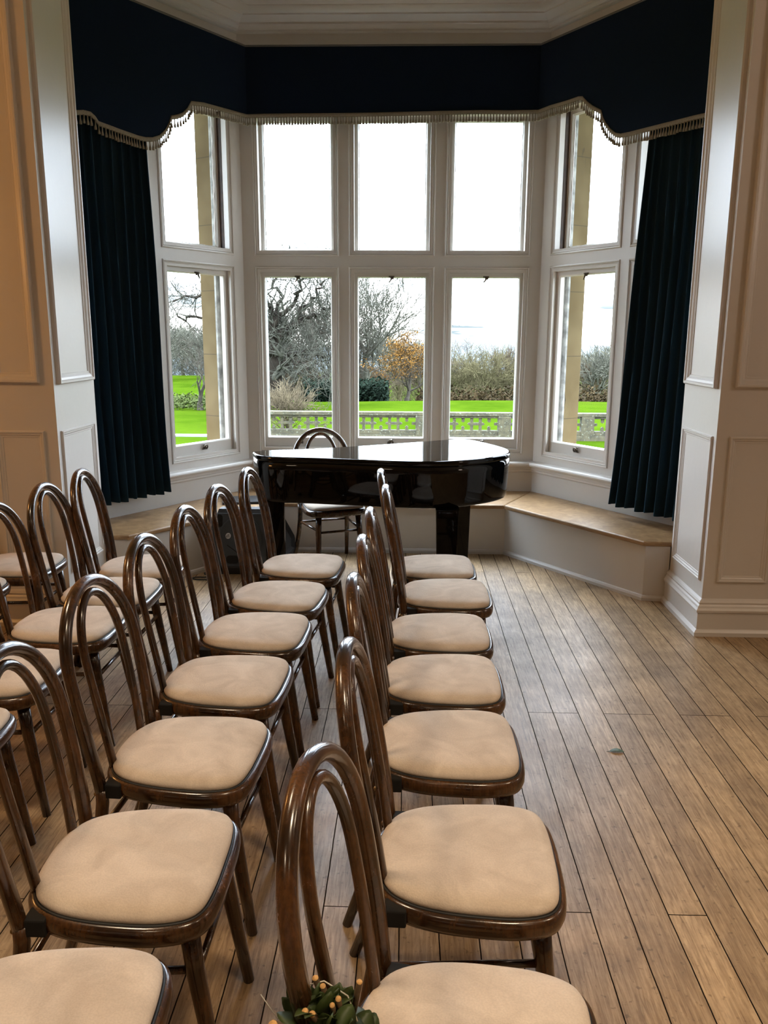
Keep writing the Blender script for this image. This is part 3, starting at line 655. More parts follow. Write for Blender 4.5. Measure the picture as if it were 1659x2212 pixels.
def shrink(o, k, z): return [(p.x * k + .01 * (1 - k), p.y * k, z) for p in o]
SH = .440
def lean(z): return -.186 - .088 * max(0, (z - .4) / .525) ** 1.25
def make_chair():
    root = empty('bentwood_chair')
    mb = MB()
    mb.rings([inset(OUTL, .045, .398), inset(OUTL, .014, .396), inset(OUTL, .004, .400), inset(OUTL, .0, .412), inset(OUTL, .0, .426), inset(OUTL, .004, .436), inset(OUTL, .011, .441), inset(OUTL, .017, .440), inset(OUTL, .022, .434), inset(OUTL, .045, .43)], smooth=True)
    fr = mb.build('seat_frame', CWOOD, root)
    mb = MB(); pip = inset(OUTL, .0145, .4405); mb.tube([Vector(p) for p in pip], .0038, 6, closed=True); mb.build('piping', RUBBER, root)
    mb = MB()
    rg = [inset(OUTL, .020, .438), inset(OUTL, .0165, .446), inset(OUTL, .0165, .452), inset(OUTL, .021, .459), inset(OUTL, .031, .465)]
    for k, z in ((.80, .4695), (.68, .4725), (.52, .4755), (.34, .477), (.15, .478)): rg.append(shrink(OUTL, k, z))
    mb.rings(rg, smooth=True); mb.build('seat_cushion', SUEDE, root)
    # outer hoop
    def hoop(hw_bot, hw, zs, top, r, x_off=0.0, zb=.40):
        pts = []
        for i in range(9):
            z = zb + (zs - zb) * i / 8; u_ = i / 8; pts.append((lean(z) + x_off, -(hw_bot + (hw - hw_bot) * math.sin(u_ * PI / 2)), z))
        for i in range(1, 24):
            a = PI - PI * i / 24; z = zs + (top - zs) * math.sin(a); pts.append((lean(z) + x_off, hw * math.cos(a), z))
        for p in pts[8::-1]: pts.append((p[0], -p[1], p[2]))
        return pts
    mb = MB(); mb.tube(hoop(.174, .199, .725, .934, .0165), .0165, 12); mb.build('back_hoop', CWOOD, root)
    mb = MB(); mb.tube(hoop(.094, .112, .735, .905, .0115, x_off=.004, zb=.425), .0118, 10); mb.build('inner_hoop', CWOOD, root)
    for sy in (-1, 1):
        mb = MB(); mb.tube([(lean(.4), sy * .176, .42), (lean(.4), sy * .176, .38), (-.196, sy * .175, .31), (-.214, sy * .181, .21), (-.245, sy * .190, .10), (-.28, sy * .200, 0)], [.0165, .0172, .017, .016, .0148, .0135], 12); mb.build('leg', CWOOD, root)
        mb = MB(); mb.tube([(.148, sy * .140, .405), (.160, sy * .146, .30), (.184, sy * .153, .14), (.205, sy * .159, 0)], [.0215, .020, .0168, .0138], 12); mb.build('leg', CWOOD, root)
        mb = MB(); mb.tube([(.160, sy * .146, .30), (-.198, sy * .175, .295)], .0085, 8); mb.build('stretcher', CWOOD, root)
        mb = MB(); mb.box(-.178, -.132, min(sy * .14, sy * .184), max(sy * .14, sy * .184), .397, .437, .004); mb.build('corner_block', GAP, root)
        mb = MB(); mb.sphere((lean(.4) - .017, sy * .176, .405), .006, 8, 5); mb.build('bolt', BRASS, root)
    mb = MB(); mb.tube([(.163, -.146, .288), (.163, .146, .288)], .0085, 8); mb.build('stretcher', CWOOD, root)
    mb = MB(); mb.tube([(-.200, -.176, .29), (-.200, .176, .29)], .0085, 8); mb.build('stretcher', CWOOD, root)
    return root
ORD = ['nearest the piano', 'second from the piano', 'third from the piano', 'fourth from the piano', 'fifth from the piano', 'sixth from the piano', 'farthest from the piano']
rows = [
    ('row beside the open floor', 'chairs of the row beside the open floor', [(.140, 3.995, 0), (.177, 3.56, 0), (.130, 3.068, 0), (.125, 2.622, 0), (.125, 2.168, 0), (.145, 1.650, -2), (.118, 1.125, -10)]),
    ('middle row', 'chairs of the middle row', [(-.530, 3.982, -4), (-.574, 3.495, -6), (-.594, 3.048, -3), (-.607, 2.582, -3), (-.603, 2.098, -4), (-.593, 1.602, 0), (-.622, 1.135, 1)]),
    ('third row from the open floor', 'chairs of the third row from the open floor', [(-1.333, 3.93, 4), (-1.347, 3.52, 0), (-1.365, 3.094, 0), (-1.415, 2.614, 0), (-1.395, 2.14, 0)]),
    ('row by the left wall', 'chairs of the row by the left wall', [(-1.98, 3.94, 0), (-2.07, 3.50, 0)]),
]
proto = make_chair(); used = False; R1root = None
for rn, grp, L in rows:
    for i, (x, y, a) in enumerate(L):
        o = proto if not used else copy_tree(proto); used = True
        o.location = (x, y, 0); o.rotation_euler = (0, 0, math.radians(a))
        od = ORD[-1] if (i == len(L) - 1 and len(L) > 2) else ORD[i]
        tag(o, 'bentwood chair in the %s, %s' % (rn, od), 'chair', grp)
        if rn.startswith('row beside') and i == 6: R1root = o
pc = copy_tree(proto); pc.location = (-.525, 5.545, 0); pc.rotation_euler = (0, 0, math.atan2(-.92, .39)); 
pc['label'] = 'bentwood chair standing behind the grand piano by the window'; pc['category'] = 'chair'
if 'group' in pc: del pc['group']

# ------------------------------------------------------------------ grand piano
lid_pts = [(-.92, 4.77), (-.85, 4.61), (-.74, 4.55), (-.63, 4.54), (-.53, 4.53), (-.42, 4.51), (-.27, 4.48), (-.12, 4.45), (.03, 4.433), (.16, 4.437), (.28, 4.475), (.38, 4.535), (.49, 4.63), (.58, 4.75), (.613, 4.89), (.59, 5.04), (.50, 5.26), (.43, 5.385), (.38, 5.43), (.32, 5.43), (.27, 5.41), (.03, 5.25), (-.31, 5.05), (-.52, 4.94), (-.84, 4.82)]
kz = 1.0588
lid_pts = [Vector((x * kz, y * kz)) for x, y in lid_pts]
def smooth_poly(pts, q=5, corners=()):
    out = []; m = len(pts)
    for i in range(m):
        p0, p1, p2, p3 = [pts[(i + k) % m] for k in (-1, 0, 1, 2)]
        if i in corners: p0 = p1
        if (i + 1) % m in corners: p3 = p2
        for j in range(q):
            t = j / q; out.append(.5 * ((2 * p1) + (-p0 + p2) * t + (2 * p0 - 5 * p1 + 4 * p2 - p3) * t * t + (-p0 + 3 * p1 - 3 * p2 + p3) * t ** 3))
    return out
LIDO = smooth_poly(lid_pts, 5, corners=(0, 20, 24))
def area(o): return sum(o[i].x * o[(i + 1) % len(o)].y - o[(i + 1) % len(o)].x * o[i].y for i in range(len(o)))
if area(LIDO) < 0: LIDO = LIDO[::-1]
piano = tag(empty('grand_piano', (-.1, 4.98, 0)), 'glossy black baby grand piano with closed lid in front of the bay window', 'piano')
po = Vector((-.1, 4.98, 0))
def pr_(o, d, z): return [(x - po.x, y - po.y, zz) for x, y, zz in inset(o, d, z)]
mb = MB(); mb.rings([pr_(LIDO, .004, .848), pr_(LIDO, .0, .853), pr_(LIDO, -.001, .862), pr_(LIDO, .0, .872), pr_(LIDO, .004, .878), pr_(LIDO, .012, .8805)], smooth=True); lid = mb.build('lid', LACQ, piano)
me = lid.data
mb = MB(); mb.rings([pr_(LIDO, .045, .595), pr_(LIDO, .030, .596), pr_(LIDO, .021, .602), pr_(LIDO, .018, .612), pr_(LIDO, .016, .625), pr_(LIDO, .011, .70), pr_(LIDO, .006, .80), pr_(LIDO, .004, .850)], smooth=True); mb.build('rim', LACQ, piano)
def tleg(x, y, rot, wt, wb_, z1):
    mb = MB(); mt = Matrix.Translation((x - po.x, y - po.y, 0)) @ Matrix.Rotation(rot, 4, 'Z'); R = []
    for z, h in ((.0, wb_ * .8), (.03, wb_ * .8), (.031, wb_), (.05, wb_), (.50, wt * .96), (z1 - .03, wt), (z1, wt * 1.02)):
        R.append([mt @ Vector((a * h, b * h, z)) for a, b in ((-1, -.92), (-.92, -1), (.92, -1), (1, -.92), (1, .92), (.92, 1), (-.92, 1), (-1, .92))])
    mb.rings(R, smooth=False); mb.build('leg', LACQ, piano)
tleg(.235, 4.74, .0, .068, .055, .597); tleg(.355, 5.34, .0, .062, .05, .597); tleg(-.82, 4.93, .1, .062, .055, .597)
# keyboard shelf and keys on the player's side, pedal lyre
kd = (Vector((.27, 5.41)) - Vector((-.52, 4.94))).normalized(); kn = Vector((-kd.y, kd.x)); ka = Vector((-.56, 4.93)) * kz
mt = Matrix.Translation((ka.x - po.x, ka.y - po.y, 0)) @ Matrix.Rotation(math.atan2(kd.y, kd.x), 4, 'Z')
mb = MB(); mb.box(-.02, .94, -.10, .15, .60, .66, .006, mt); mb.box(-.02, .03, -.05, .15, .66, .74, .01, mt); mb.box(.89, .94, -.05, .15, .66, .74, .01, mt); kb_ = mb.build('key_bed', LACQ, piano)
mb = MB()
for i in range(36): mb.box(.035 + i * .0236, .035 + i * .0236 + .0226, .0, .14, .66, .682, .002, mt, seg=1)
mb.build('white_keys', simple('ivory_key', (.75, .73, .66), .25), piano)
mb = MB()
for i in range(36):
    if i % 7 in (0, 1, 3, 4, 5): mb.box(.053 + i * .0236, .053 + i * .0236 + .011, .0, .09, .682, .694, .002, mt, seg=1)
mb.build('black_keys', LACQ, piano)

# ------------------------------------------------------------------ loudspeaker wedge beside the seat
sp = tag(empty('loudspeaker', (-1.105, 5.64, 0), 0), 'black wedge loudspeaker with oval silver badge on the floor by the window seat', 'speaker')
prof = [(-.33, .0), (-.35, .05), (-.265, .415), (-.248, .437), (-.208, .445), (-.165, .435), (.22, .14), (.24, .11), (.24, .03), (.22, 0)]
def xat(y, sx):
    u_ = (y + .35) / .64; return (.20 + .08 * u_) if sx > 0 else -(.215 - .235 * u_)
mb = MB(); R = []
def sring(sx, dx, k):
    c = Vector((-.02, .2)); return [((xat(y, sx) - sx * dx), c.x + (y - c.x) * k, c.y + (z - c.y) * k if k < 1 else z) for y, z in prof]
mb.rings([sring(-1, .05, .80), sring(-1, .012, .90), sring(-1, 0, .975), sring(-1, .006, 1), sring(1, .006, 1), sring(1, 0, .975), sring(1, .012, .90), sring(1, .05, .80)], smooth=False); mb.build('cabinet', BLACKPL, sp)
# baffle: plate on the sloping face
d = Vector((0, .088, .38)).normalized(); bx = Vector((1, 0, 0)); bn = Vector((0, -d.z, d.y)).normalized(); bo = Vector((-.008, -.35, .05))
def bp_(x, h, o=0): return bo + bx * x + d * h + bn * o
def plate(name, pts, o0, o1, m_, parent=sp):
    mb = MB(); cx_ = sum(p[0] for p in pts) / len(pts); ch_ = sum(p[1] for p in pts) / len(pts)
    mb.rings([[bp_(x, h, o0) for x, h in pts], [bp_(x, h, o1 - .003) for x, h in pts], [bp_(cx_ + (x - cx_) * .975, ch_ + (h - ch_) * .975, o1) for x, h in pts]], smooth=False); return mb.build(name, m_, parent)
def rr(x0, x1, h0, h1, r, n=6):
    P = []
    for cx_, ch_, a0 in ((x1 - r, h1 - r, 0), (x0 + r, h1 - r, 90), (x0 + r, h0 + r, 180), (x1 - r, h0 + r, 270)):
        for i in range(n + 1): a = math.radians(a0 + 90 * i / n); P.append((cx_ + r * math.cos(a), ch_ + r * math.sin(a)))
    return P
plate('baffle', rr(-.208, .185, .012, .372, .04), -.004, .006, GREYPL)
plate('horn_cover', [(-.015 + .15 * math.cos(a) * (1 if math.cos(a) > 0 else .95), .20 + .155 * math.sin(a)) for a in [2 * PI * i / 32 for i in range(32)]], .004, .016, GREYPL)
plate('handle_recess', rr(-.198, -.135, .275, .362, .02), .003, .0085, DARKPL); plate('handle_recess', rr(-.105, -.02, .030, .085, .022), .003, .0175, DARKPL)
mb = MB(); mb.tube([bp_(-.10, .155, .016), bp_(-.03, .105, .018), (bp_(.05, .07, .018)), bp_(.11, .06, .016)], .003, 6); mb.tube([bp_(.0, .33, .018), bp_(.03, .27, .018), bp_(.02, .23, .018), bp_(-.02, .21, .018)], .0025, 6); mb.tube([bp_(.02, .13, .018), bp_(.07, .125, .018), bp_(.10, .11, .018)], .0025, 6); mb.build('moulded_line', DARKPL, sp)
def bq_(x, h, o=0): return bp_(x - .049, h + .012, o)
bd = plate('badge', [(-.094 + .0165 * math.cos(a) + .006 * math.sin(a), .217 - .010 * math.cos(a) * .6 + .019 * math.sin(a)) for a in [2 * PI * i / 28 for i in range(28)]], .015, .020, simple('badge_silver', (.62, .63, .64), .4))
mb = MB()
mb.tube([bq_(-.050, .205 + .014 * 0 + .010, .021), bq_(-.050, .194, .021)], .0016, 5); mb.tube([bq_(-.050, .205, .021), bq_(-.056, .204, .021), bq_(-.058, .199, .021), bq_(-.054, .195, .021), bq_(-.050, .196, .021)], .0014, 5)
mb.tube([bq_(-.043, .216, .021), bq_(-.043, .195, .021), bq_(-.036, .196, .021), bq_(-.035, .202, .021), bq_(-.043, .206, .021), bq_(-.036, .210, .021), bq_(-.037, .215, .021), bq_(-.043, .216, .021)], .0014, 5)
mb.build('badge_mark', DARKPL, bd)
mb = MB(); mb.sphere(bp_(-.150, .207, .008), .006, 8, 6); mb.build('led', LEDB, sp)
mb = MB(); sd = ((-.30, .05), (-.225, .405), (-.16, .41), (.20, .12), (.20, .05)); mb.rings([[(xat(y, 1) + .001, y, z) for y, z in sd], [(xat(y, 1) - .016, -.03 + (y + .03) * .86, .2 + (z - .2) * .86) for y, z in sd]], cap0=False, smooth=False); mb.build('side_recess', BLACKPL, sp)

# cable by the speaker, black folder on the seat, foot pedal, fallen leaf
mb = MB(); random.seed(2); pts = []
for i in range(60):
    a = i / 59 * 2 * PI * 2.2; pts.append((-1.36 + .06 * math.cos(a) * (1 + .3 * math.sin(a * .6)) + i * .0012, 5.14 + .05 * math.sin(a) + i * .003, .006 + .004 * (i % 7) / 7 + .012 * (i > 28)))
pts += [(-1.285, 5.34, .02), (-1.285, 5.37, .05), (-1.27, 5.385, .08)]
mb.tube(pts, .0048, 6); tag(mb.build('power_cable', RUBBER), 'coiled black cable lying on the floor left of the loudspeaker', 'cable')
fo = tag(empty('folder', (-1.225, 5.955, SZ), math.radians(12)), 'flat black folder lying on the oak window seat above the loudspeaker', 'folder')
mb = MB(); mb.box(-.155, .155, -.12, .12, .0, .006, .002); mb.build('lower_cover', BLACKPL, fo)
mb = MB(); mb.box(-.15, .15, -.115, .115, .006, .012, .001); mb.build('pages', GREYPL, fo)
mb = MB(); mb.box(-.155, .155, -.12, .12, .012, .018, .002); mb.build('upper_cover', BLACKPL, fo)
pe = tag(empty('foot_pedal', (-.262, 5.10, 0), math.radians(25)), 'small black foot pedal with steel plate on the floor under the piano', 'pedal')
mb = MB(); mb.box(-.045, .045, -.085, .10, 0, .035, .008); mb.build('pedal_base', BLACKPL, pe)
mb = MB(); mb.box(-.032, .032, -.12, .05, .036, .046, .004, Matrix.Rotation(.06, 4, 'X')); mb.build('pedal_plate', simple('grey_steel', (.22, .23, .26), .3, metal=1), pe)

def leaf(mb, base, tip, width, nrm, curl=.12, n=6, thick=.0006):
    base, tip = Vector(base), Vector(tip); ax = tip - base; side = ax.cross(Vector(nrm)).normalized(); nv = side.cross(ax).normalized(); L = ax.length
    R = []
    for i in range(n + 1):
        t = i / n; wd = width * math.sin(PI * min(1, t * .92 + .06)) ** .8; c = base + ax * t + nv * (curl * L * math.sin(PI * t))
        R.append([c - side * wd + nv * wd * .25, c - nv * thick, c + side * wd + nv * wd * .25, c + nv * thick])
    mb.rings(R, smooth=True)
mb = MB(); leaf(mb, (-.028, 0, .001), (.028, .004, .002), .014, (0, 0, 1), .06); mb.tube([(-.028, 0, .0015), (-.04, -.004, .0012)], .0009, 5)
lf = tag(mb.build('fallen_leaf', LEAFF), 'small green leaf lying on the open floorboards', 'leaf'); lf.location = (.833, 2.963, .0008); lf.rotation_euler = (0, 0, math.radians(-8))

# foliage bunch tied to the nearest chair
bq = tag(empty('foliage_bunch', (-.112, .965, .60)), 'bunch of cut leafy twigs tied to the back of the nearest chair', 'foliage')
random.seed(21); mb = MB()
ends = []
for i in range(120):
    a = random.uniform(0, 2 * PI); b_ = random.uniform(-1.2, 1.5); q = random.uniform(.35, 1) ** .6
    st = Vector((.062 * math.cos(a) * math.cos(b_) * q, .05 * math.sin(a) * math.cos(b_) * q, .055 * math.sin(b_) * q + .02)); dr = (st - Vector((0, 0, .0)) + Vector((random.gauss(0, .03), random.gauss(0, .03), random.gauss(0, .03)))).normalized(); L = random.uniform(.028, .046)
    leaf(mb, st, st + dr * L, random.uniform(.009, .016), (random.uniform(-.8, .8), random.uniform(-.8, .8), 1), random.uniform(-.1, .25))
mb.build('leaf_cluster', LEAFG, bq)
for i, (x, y, z, r) in enumerate([(-.062, -.028, .075, .0085), (-.020, -.012, .085, .005), (-.010, -.014, .083, .005), (-.04, .035, .085, .0045), (-.012, .042, .09, .005), (.0, .03, .088, .0045), (.024, .006, .09, .0045), (.016, .0, .085, .004), (.052, .026, .10, .0045), (-.078, -.034, .06, .006), (-.05, -.05, .065, .004), (-.015, -.045, .075, .0042)]):
    mb = MB(); t0 = Vector((x, y - .012, z + .012)); b0 = Vector((x * .3 + .01, y * .3 + .045, -.02)); mb.tube([b0, b0.lerp(t0, .5) + Vector((.004, 0, 0)), t0], [r * .9, r * .95, r], 8); t_ = mb.build('twig', TWIG, bq)
    dr = (t0 - b0).normalized(); mb = MB(); mb.tube([t0 - dr * .0005, t0 + dr * .0008], r * .93, 10); mb.build('cut_end', CUT, t_)
mb = MB(); mb.tube([(-.03, .03, .088), (.0, .035, .093), (.035, .02, .083), (.05, .0, .06)], .0011, 5); mb.tube([(-.07, -.02, .05), (-.10, -.05, .06), (-.13, -.06, .02)], .0008, 4); mb.tube([(-.06, -.01, .07), (-.085, .0, .10)], .0007, 4); mb.build('string', STRING, bq)

# ------------------------------------------------------------------ outside
G0 = -1.9
def gz(x, y):
    drop = 0.0
    r = y - (44 + 1.2 * math.sin(x * .11))
    lf_ = max(0.0, min(1.0, (x * -1 - .135 * y + 1.0) / 4.0))      # the left side stays high
    if r > 0: drop = (-.115 * r if r < 60 else -.115 * 60 - (r - 60) * .02) * (1 - lf_) + lf_ * (.0 if r < 26 else -.09 * (r - 26))
    return G0 + drop + .05 * math.sin(x * .23 + y * .17) * (1 if y > 30 else .3)
mb = MB(); xs = [-260, -150, -90, -60] + [-45 + i * 1.5 for i in range(61)] + [60, 90, 150, 260]; ys = [7.2, 10, 14, 18, 22, 26, 30] + [32 + i * 1.6 for i in range(50)] + [125, 150, 200, 300, 420]
vs = [(x, y, gz(x, y)) for y in ys for x in xs]; n1 = len(xs)
mb.add(vs, [(j * n1 + i, j * n1 + i + 1, (j + 1) * n1 + i + 1, (j + 1) * n1 + i) for j in range(len(ys) - 1) for i in range(n1 - 1)], True); S(mb.build('lawn', GRASS))
mb = MB(); R = []
for i in range(60):
    x = -300 + i * 10; t = 3.0 * math.sin(x * .012 + 1) + 1.5 * math.sin(x * .05); R.append([(x, 330, -16), (x, 345, -8 + t * .5), (x, 365, -4.2 + t), (x, 400, -6 + t), (x, 420, -16)])
mb.rings(R, closed=False, cap0=False, cap1=False, smooth=True); S(mb.build('hills', HILLM))
mb = MB(); mb.box(-40, -5.9, 27.95, 28.25, G0 - .1, G0 + .07, .02); S(mb.build('path', KERB))

# balustrade
bal = tag(empty('balustrade', (0, 27.85, G0)), 'lichened stone balustrade with pierced tracery along the lawn edge', 'balustrade')
PIERS = [-5.12, -2.33, .46, 3.25, 6.04, 8.83, 11.62]
x0b, x1b = PIERS[0] - .22, PIERS[-1] + .22
mb = MB(); mb.box(x0b, x1b, -.15, .15, .80, .93, .025); mb.box(x0b, x1b, -.10, .10, .735, .80, .015); mb.build('coping', LICHEN, bal)
mb = MB(); mb.box(x0b, x1b, -.15, .15, -.05, .16, .02); mb.box(x0b, x1b, -.11, .11, .16, .32, .015); mb.build('plinth', LICHEN, bal)
for px in PIERS:
    mb = MB(); mb.box(px - .215, px + .215, -.165, .165, -.04, .80, .02)
    for s in (-1, 1): mb.prism([(px + s * .21, -.05), (px + s * .21, .05), (px + s * .30, .05), (px + s * .345, 0), (px + s * .30, -.05)], .49, .58, bev=0)
    mb.build('pier', LICHEN, bal)
for i in range(len(PIERS) - 1):
    c = (PIERS[i] + PIERS[i + 1]) / 2; mb = MB()
    for q in (-.44, .44):
        for r in (-.145, .145): mb.box(c + q + r - .048, c + q + r + .048, -.06, .06, .30, .75)
        for z0, z1 in ((.485, .585),):
            R = []
            for x_, h in ((-.29, .005), (-.245, .042), (.245, .042), (.29, .005)): R.append([(c + q + x_, y, .535 + zz * h) for y, zz in ((-.062, -1), (.062, -1), (.062, 1), (-.062, 1))])
            mb.rings(R, smooth=False)
    for q in (-.88, 0, .88):
        for zb_, sg in ((.74, -1), (.31, 1)):
            R = []
            for z_, h in ((0, .055), (sg * .09, .045), (sg * .11, .06), (sg * .155, .006)): R.append([(c + q + a * h, b * .05, zb_ + z_) for a, b in ((-1, -1), (1, -1), (1, 1), (-1, 1))])
            mb.rings(R, smooth=False)
    mb.build('tracery_panel', LICHEN, bal)

# trees
def rot_away(d, ang, az):
    p = d.orthogonal().normalized(); q = d.cross(p); return (d * math.cos(ang) + (p * math.cos(az) + q * math.sin(az)) * math.sin(ang)).normalized()
def grow(mb, p, d, L, r, lev, maxlev, rmin, spread, up, gnarl, kids, tips):
    n = 4 if lev < 3 else 3; pts = [p]; rs = [r]; dd = d
    for i in range(n):
        dd = (dd + Vector((random.gauss(0, gnarl), random.gauss(0, gnarl), random.gauss(0, gnarl) + up))).normalized()
        pts.append(pts[-1] + dd * L / n); rs.append(max(rmin, r * (1 - .42 * (i + 1) / n)))
    mb.tube(pts, rs, 8 if lev == 0 else (5 if lev < 3 else 3), cap=False)
    if lev >= maxlev: tips.append((pts[-1], dd)); return
    k = kids[min(lev, len(kids) - 1)]
    for j in range(k):
        t = random.uniform(.35, 1.0) if j else 1.0
        idx = min(n, max(1, round(t * n))); ang = random.uniform(.5, 1.0) * spread if j else random.uniform(.1, .35)
        grow(mb, pts[idx], rot_away(dd, ang, random.uniform(0, 2 * PI)), L * random.uniform(.62, .85), max(rmin, rs[idx] * random.uniform(.55, .78)), lev + 1, maxlev, rmin, spread, up, gnarl, kids, tips)
def tree(name, label, cat, x, y, h, trunk_r, bark_m, seed, maxlev=5, kids=(4, 3, 3, 3), spread=.75, up=.03, gnarl=.14, trunk=.3, rmin=.008, leafm=None, nleaf=0, lsize=.12, group=None, squash=1.0, multi=1):
    root = tag(empty(name, (x, y, gz(x, y) - .05)), label, cat, group)
    k = 1.0
    for step in (0, 1):
        random.seed(seed); mb = MB(); tips = []
        for q in range(multi):
            d0 = Vector((random.uniform(-.08, .08), random.uniform(-.08, .08), 1)) if multi == 1 else Vector((random.uniform(-.6, .6), random.uniform(-.6, .6), 1)).normalized()
            grow(mb, Vector((0, 0, 0)), d0, h * trunk, trunk_r / k, 0, maxlev if step else min(maxlev, 4), rmin / k, spread, up, gnarl, kids, tips)
        zs_ = sorted(v[2] for v in mb.v); k = h / zs_[int(len(zs_) * .995)]
    mb.v = [(v[0] * k * squash, v[1] * k * squash, v[2] * k) for v in mb.v]
    R = [[(trunk_r * 1.0 * q * math.cos(a), trunk_r * q * math.sin(a), z) for a in [2 * PI * i / 10 for i in range(10)]] for z, q in ((-.1, 1.9), (.1, 1.5), (.35 * h * .15 + .2, 1.12))]
    if multi == 1: mb.rings(R, cap0=False, cap1=False)
    mb.build('branches', bark_m, root, fix=False)
    if leafm:
        lb = MB(); pts = [Vector((t.x * k * squash, t.y * k * squash, t.z * k)) for t, _ in tips]
        for i in range(nleaf):
            c = random.choice(pts) + Vector((random.gauss(0, .16), random.gauss(0, .16), random.gauss(0, .14))); a = random.uniform(0, 2 * PI); q = rot_away(Vector((0, 0, 1)), random.uniform(0, 1.4), a); u_ = q.orthogonal().normalized(); v_ = q.cross(u_); s_ = lsize * random.uniform(.6, 1.2)
            lb.add([c - u_ * s_, c - v_ * s_ * .5 + q * s_ * .1, c + u_ * s_, c + v_ * s_ * .5 + q * s_ * .1], [(0, 1, 2, 3)], False)
        lb.build('foliage', leafm, root, fix=False)
    return root
def px_x(u_, D): return (u_ - 884) / 1766.0 * D
def stand(name, label, u_, D, vtop, **kw):
    x = px_x(u_, D); h = EYE + (720 - vtop) / 1766.0 * D - gz(x, D); tree(name, label, 'tree', x, D, h, **kw)
def oak():
    D = 40.0; bx_, bz_ = px_x(600, D), gz(px_x(600, D), D); random.seed(77)
    root = tag(empty('oak_tree', (bx_, D, bz_ - .05)), 'massive gnarled bare oak beyond the balustrade, seen through the left centre window', 'tree')
    def P(u_, v_, dy=0): return Vector((px_x(u_, D + dy) - bx_, dy, EYE + (720 - v_) / 1766.0 * (D + dy) - bz_))
    limbs = [(.50, .36, [(600, 873), (597, 830), (600, 790), (600, 745)], 0), (.27, .06, [(600, 748), (612, 722), (640, 705), (668, 690), (695, 678), (716, 664)], .6), (.22, .05, [(598, 750), (590, 715), (596, 690), (590, 660), (574, 630), (560, 596)], -.5),
             (.19, .045, [(603, 742), (599, 705), (615, 675), (640, 650), (650, 620), (668, 596)], -1.0), (.17, .05, [(606, 768), (636, 760), (670, 752), (702, 768)], 1.2), (.20, .045, [(596, 750), (570, 735), (540, 715), (505, 706), (470, 690), (430, 690), (392, 682)], .8),
             (.15, .04, [(592, 716), (560, 680), (520, 655), (470, 640), (430, 641), (385, 652)], -1.5), (.17, .045, [(600, 745), (607, 700), (612, 652), (601, 612), (606, 566)], 1.4), (.14, .04, [(601, 765), (625, 782), (648, 776), (672, 792)], -1.2), (.16, .04, [(640, 704), (655, 672), (690, 640), (705, 610)], .2)]
    mb = MB(); tw = MB(); tips = []
    for r0_, r1_, pl, dy in limbs:
        pts = []
        for k in range(len(pl) - 1):
            for q in range(4):
                t_ = q / 4; f = (k + t_) / (len(pl) - 1); a, b = P(*pl[k], dy * k / (len(pl) - 1)), P(*pl[k + 1], dy * (k + 1) / (len(pl) - 1)); j_ = .05 + .06 * (r0_ < .4) * (k > 0); pts.append(a.lerp(b, t_) + Vector((random.gauss(0, j_), random.gauss(0, j_), random.gauss(0, j_))) * (0 if (k == 0 and q == 0) else 1))
        pts.append(P(*pl[-1], dy)); n = len(pts); rs = [r0_ + (r1_ - r0_) * (i / (n - 1)) ** .7 for i in range(n)]
        if r0_ > .5: rs = [r * (1 + .5 * max(0, 1 - i / 4)) for i, r in enumerate(rs)]
        mb.tube(pts, rs, 10, cap=False)
        if r0_ > .5: continue
        for i in range(4, n):
            for _ in range((1 if i % 2 else 0) if i < n - 5 else 2):
                d = (pts[min(n - 1, i)] - pts[i - 1]).normalized(); d = rot_away(d, random.uniform(.5, 1.2), random.uniform(0, 2 * PI)); d = (d + Vector((0, 0, .25))).normalized()
                grow(tw, pts[i], d, random.uniform(.7, 1.25), max(.024, rs[i] * .42), 1, 5, .0075, 1.05, .03, .28, (3, 3, 3, 2, 2), tips)
    mb.build('trunk_and_limbs', BARK_LIMB, root, fix=False); tw.build('twigs', BARK_TWIG, root, fix=False)
oak()
stand('bare_tree', 'tall bare tree with ivy-grey twigs seen at the left of the middle window', 795, 56, 560, trunk_r=.24, bark_m=BARK_GREY, seed=5, maxlev=6, kids=(7, 5, 4, 3, 3), spread=.75, up=.05, gnarl=.13, trunk=.28, rmin=.011, squash=1.0)
stand('autumn_tree', 'small autumn tree with orange brown leaves seen in the middle window', 880, 50, 722, trunk_r=.12, bark_m=BARK_OAK, seed=8, maxlev=4, kids=(5, 4, 4, 3), spread=.9, up=.03, gnarl=.16, trunk=.28, rmin=.012, leafm=AUTUMN, nleaf=5500, lsize=.062, squash=1.15)
stand('bare_tree', 'slim bare tree with short trunk on the lawn seen through the left bay window', 433, 38.5, 690, trunk_r=.11, bark_m=BARK_OAK, seed=15, maxlev=5, kids=(4, 3, 3, 3), spread=.7, up=.05, gnarl=.12, trunk=.22, rmin=.008, squash=1.1)
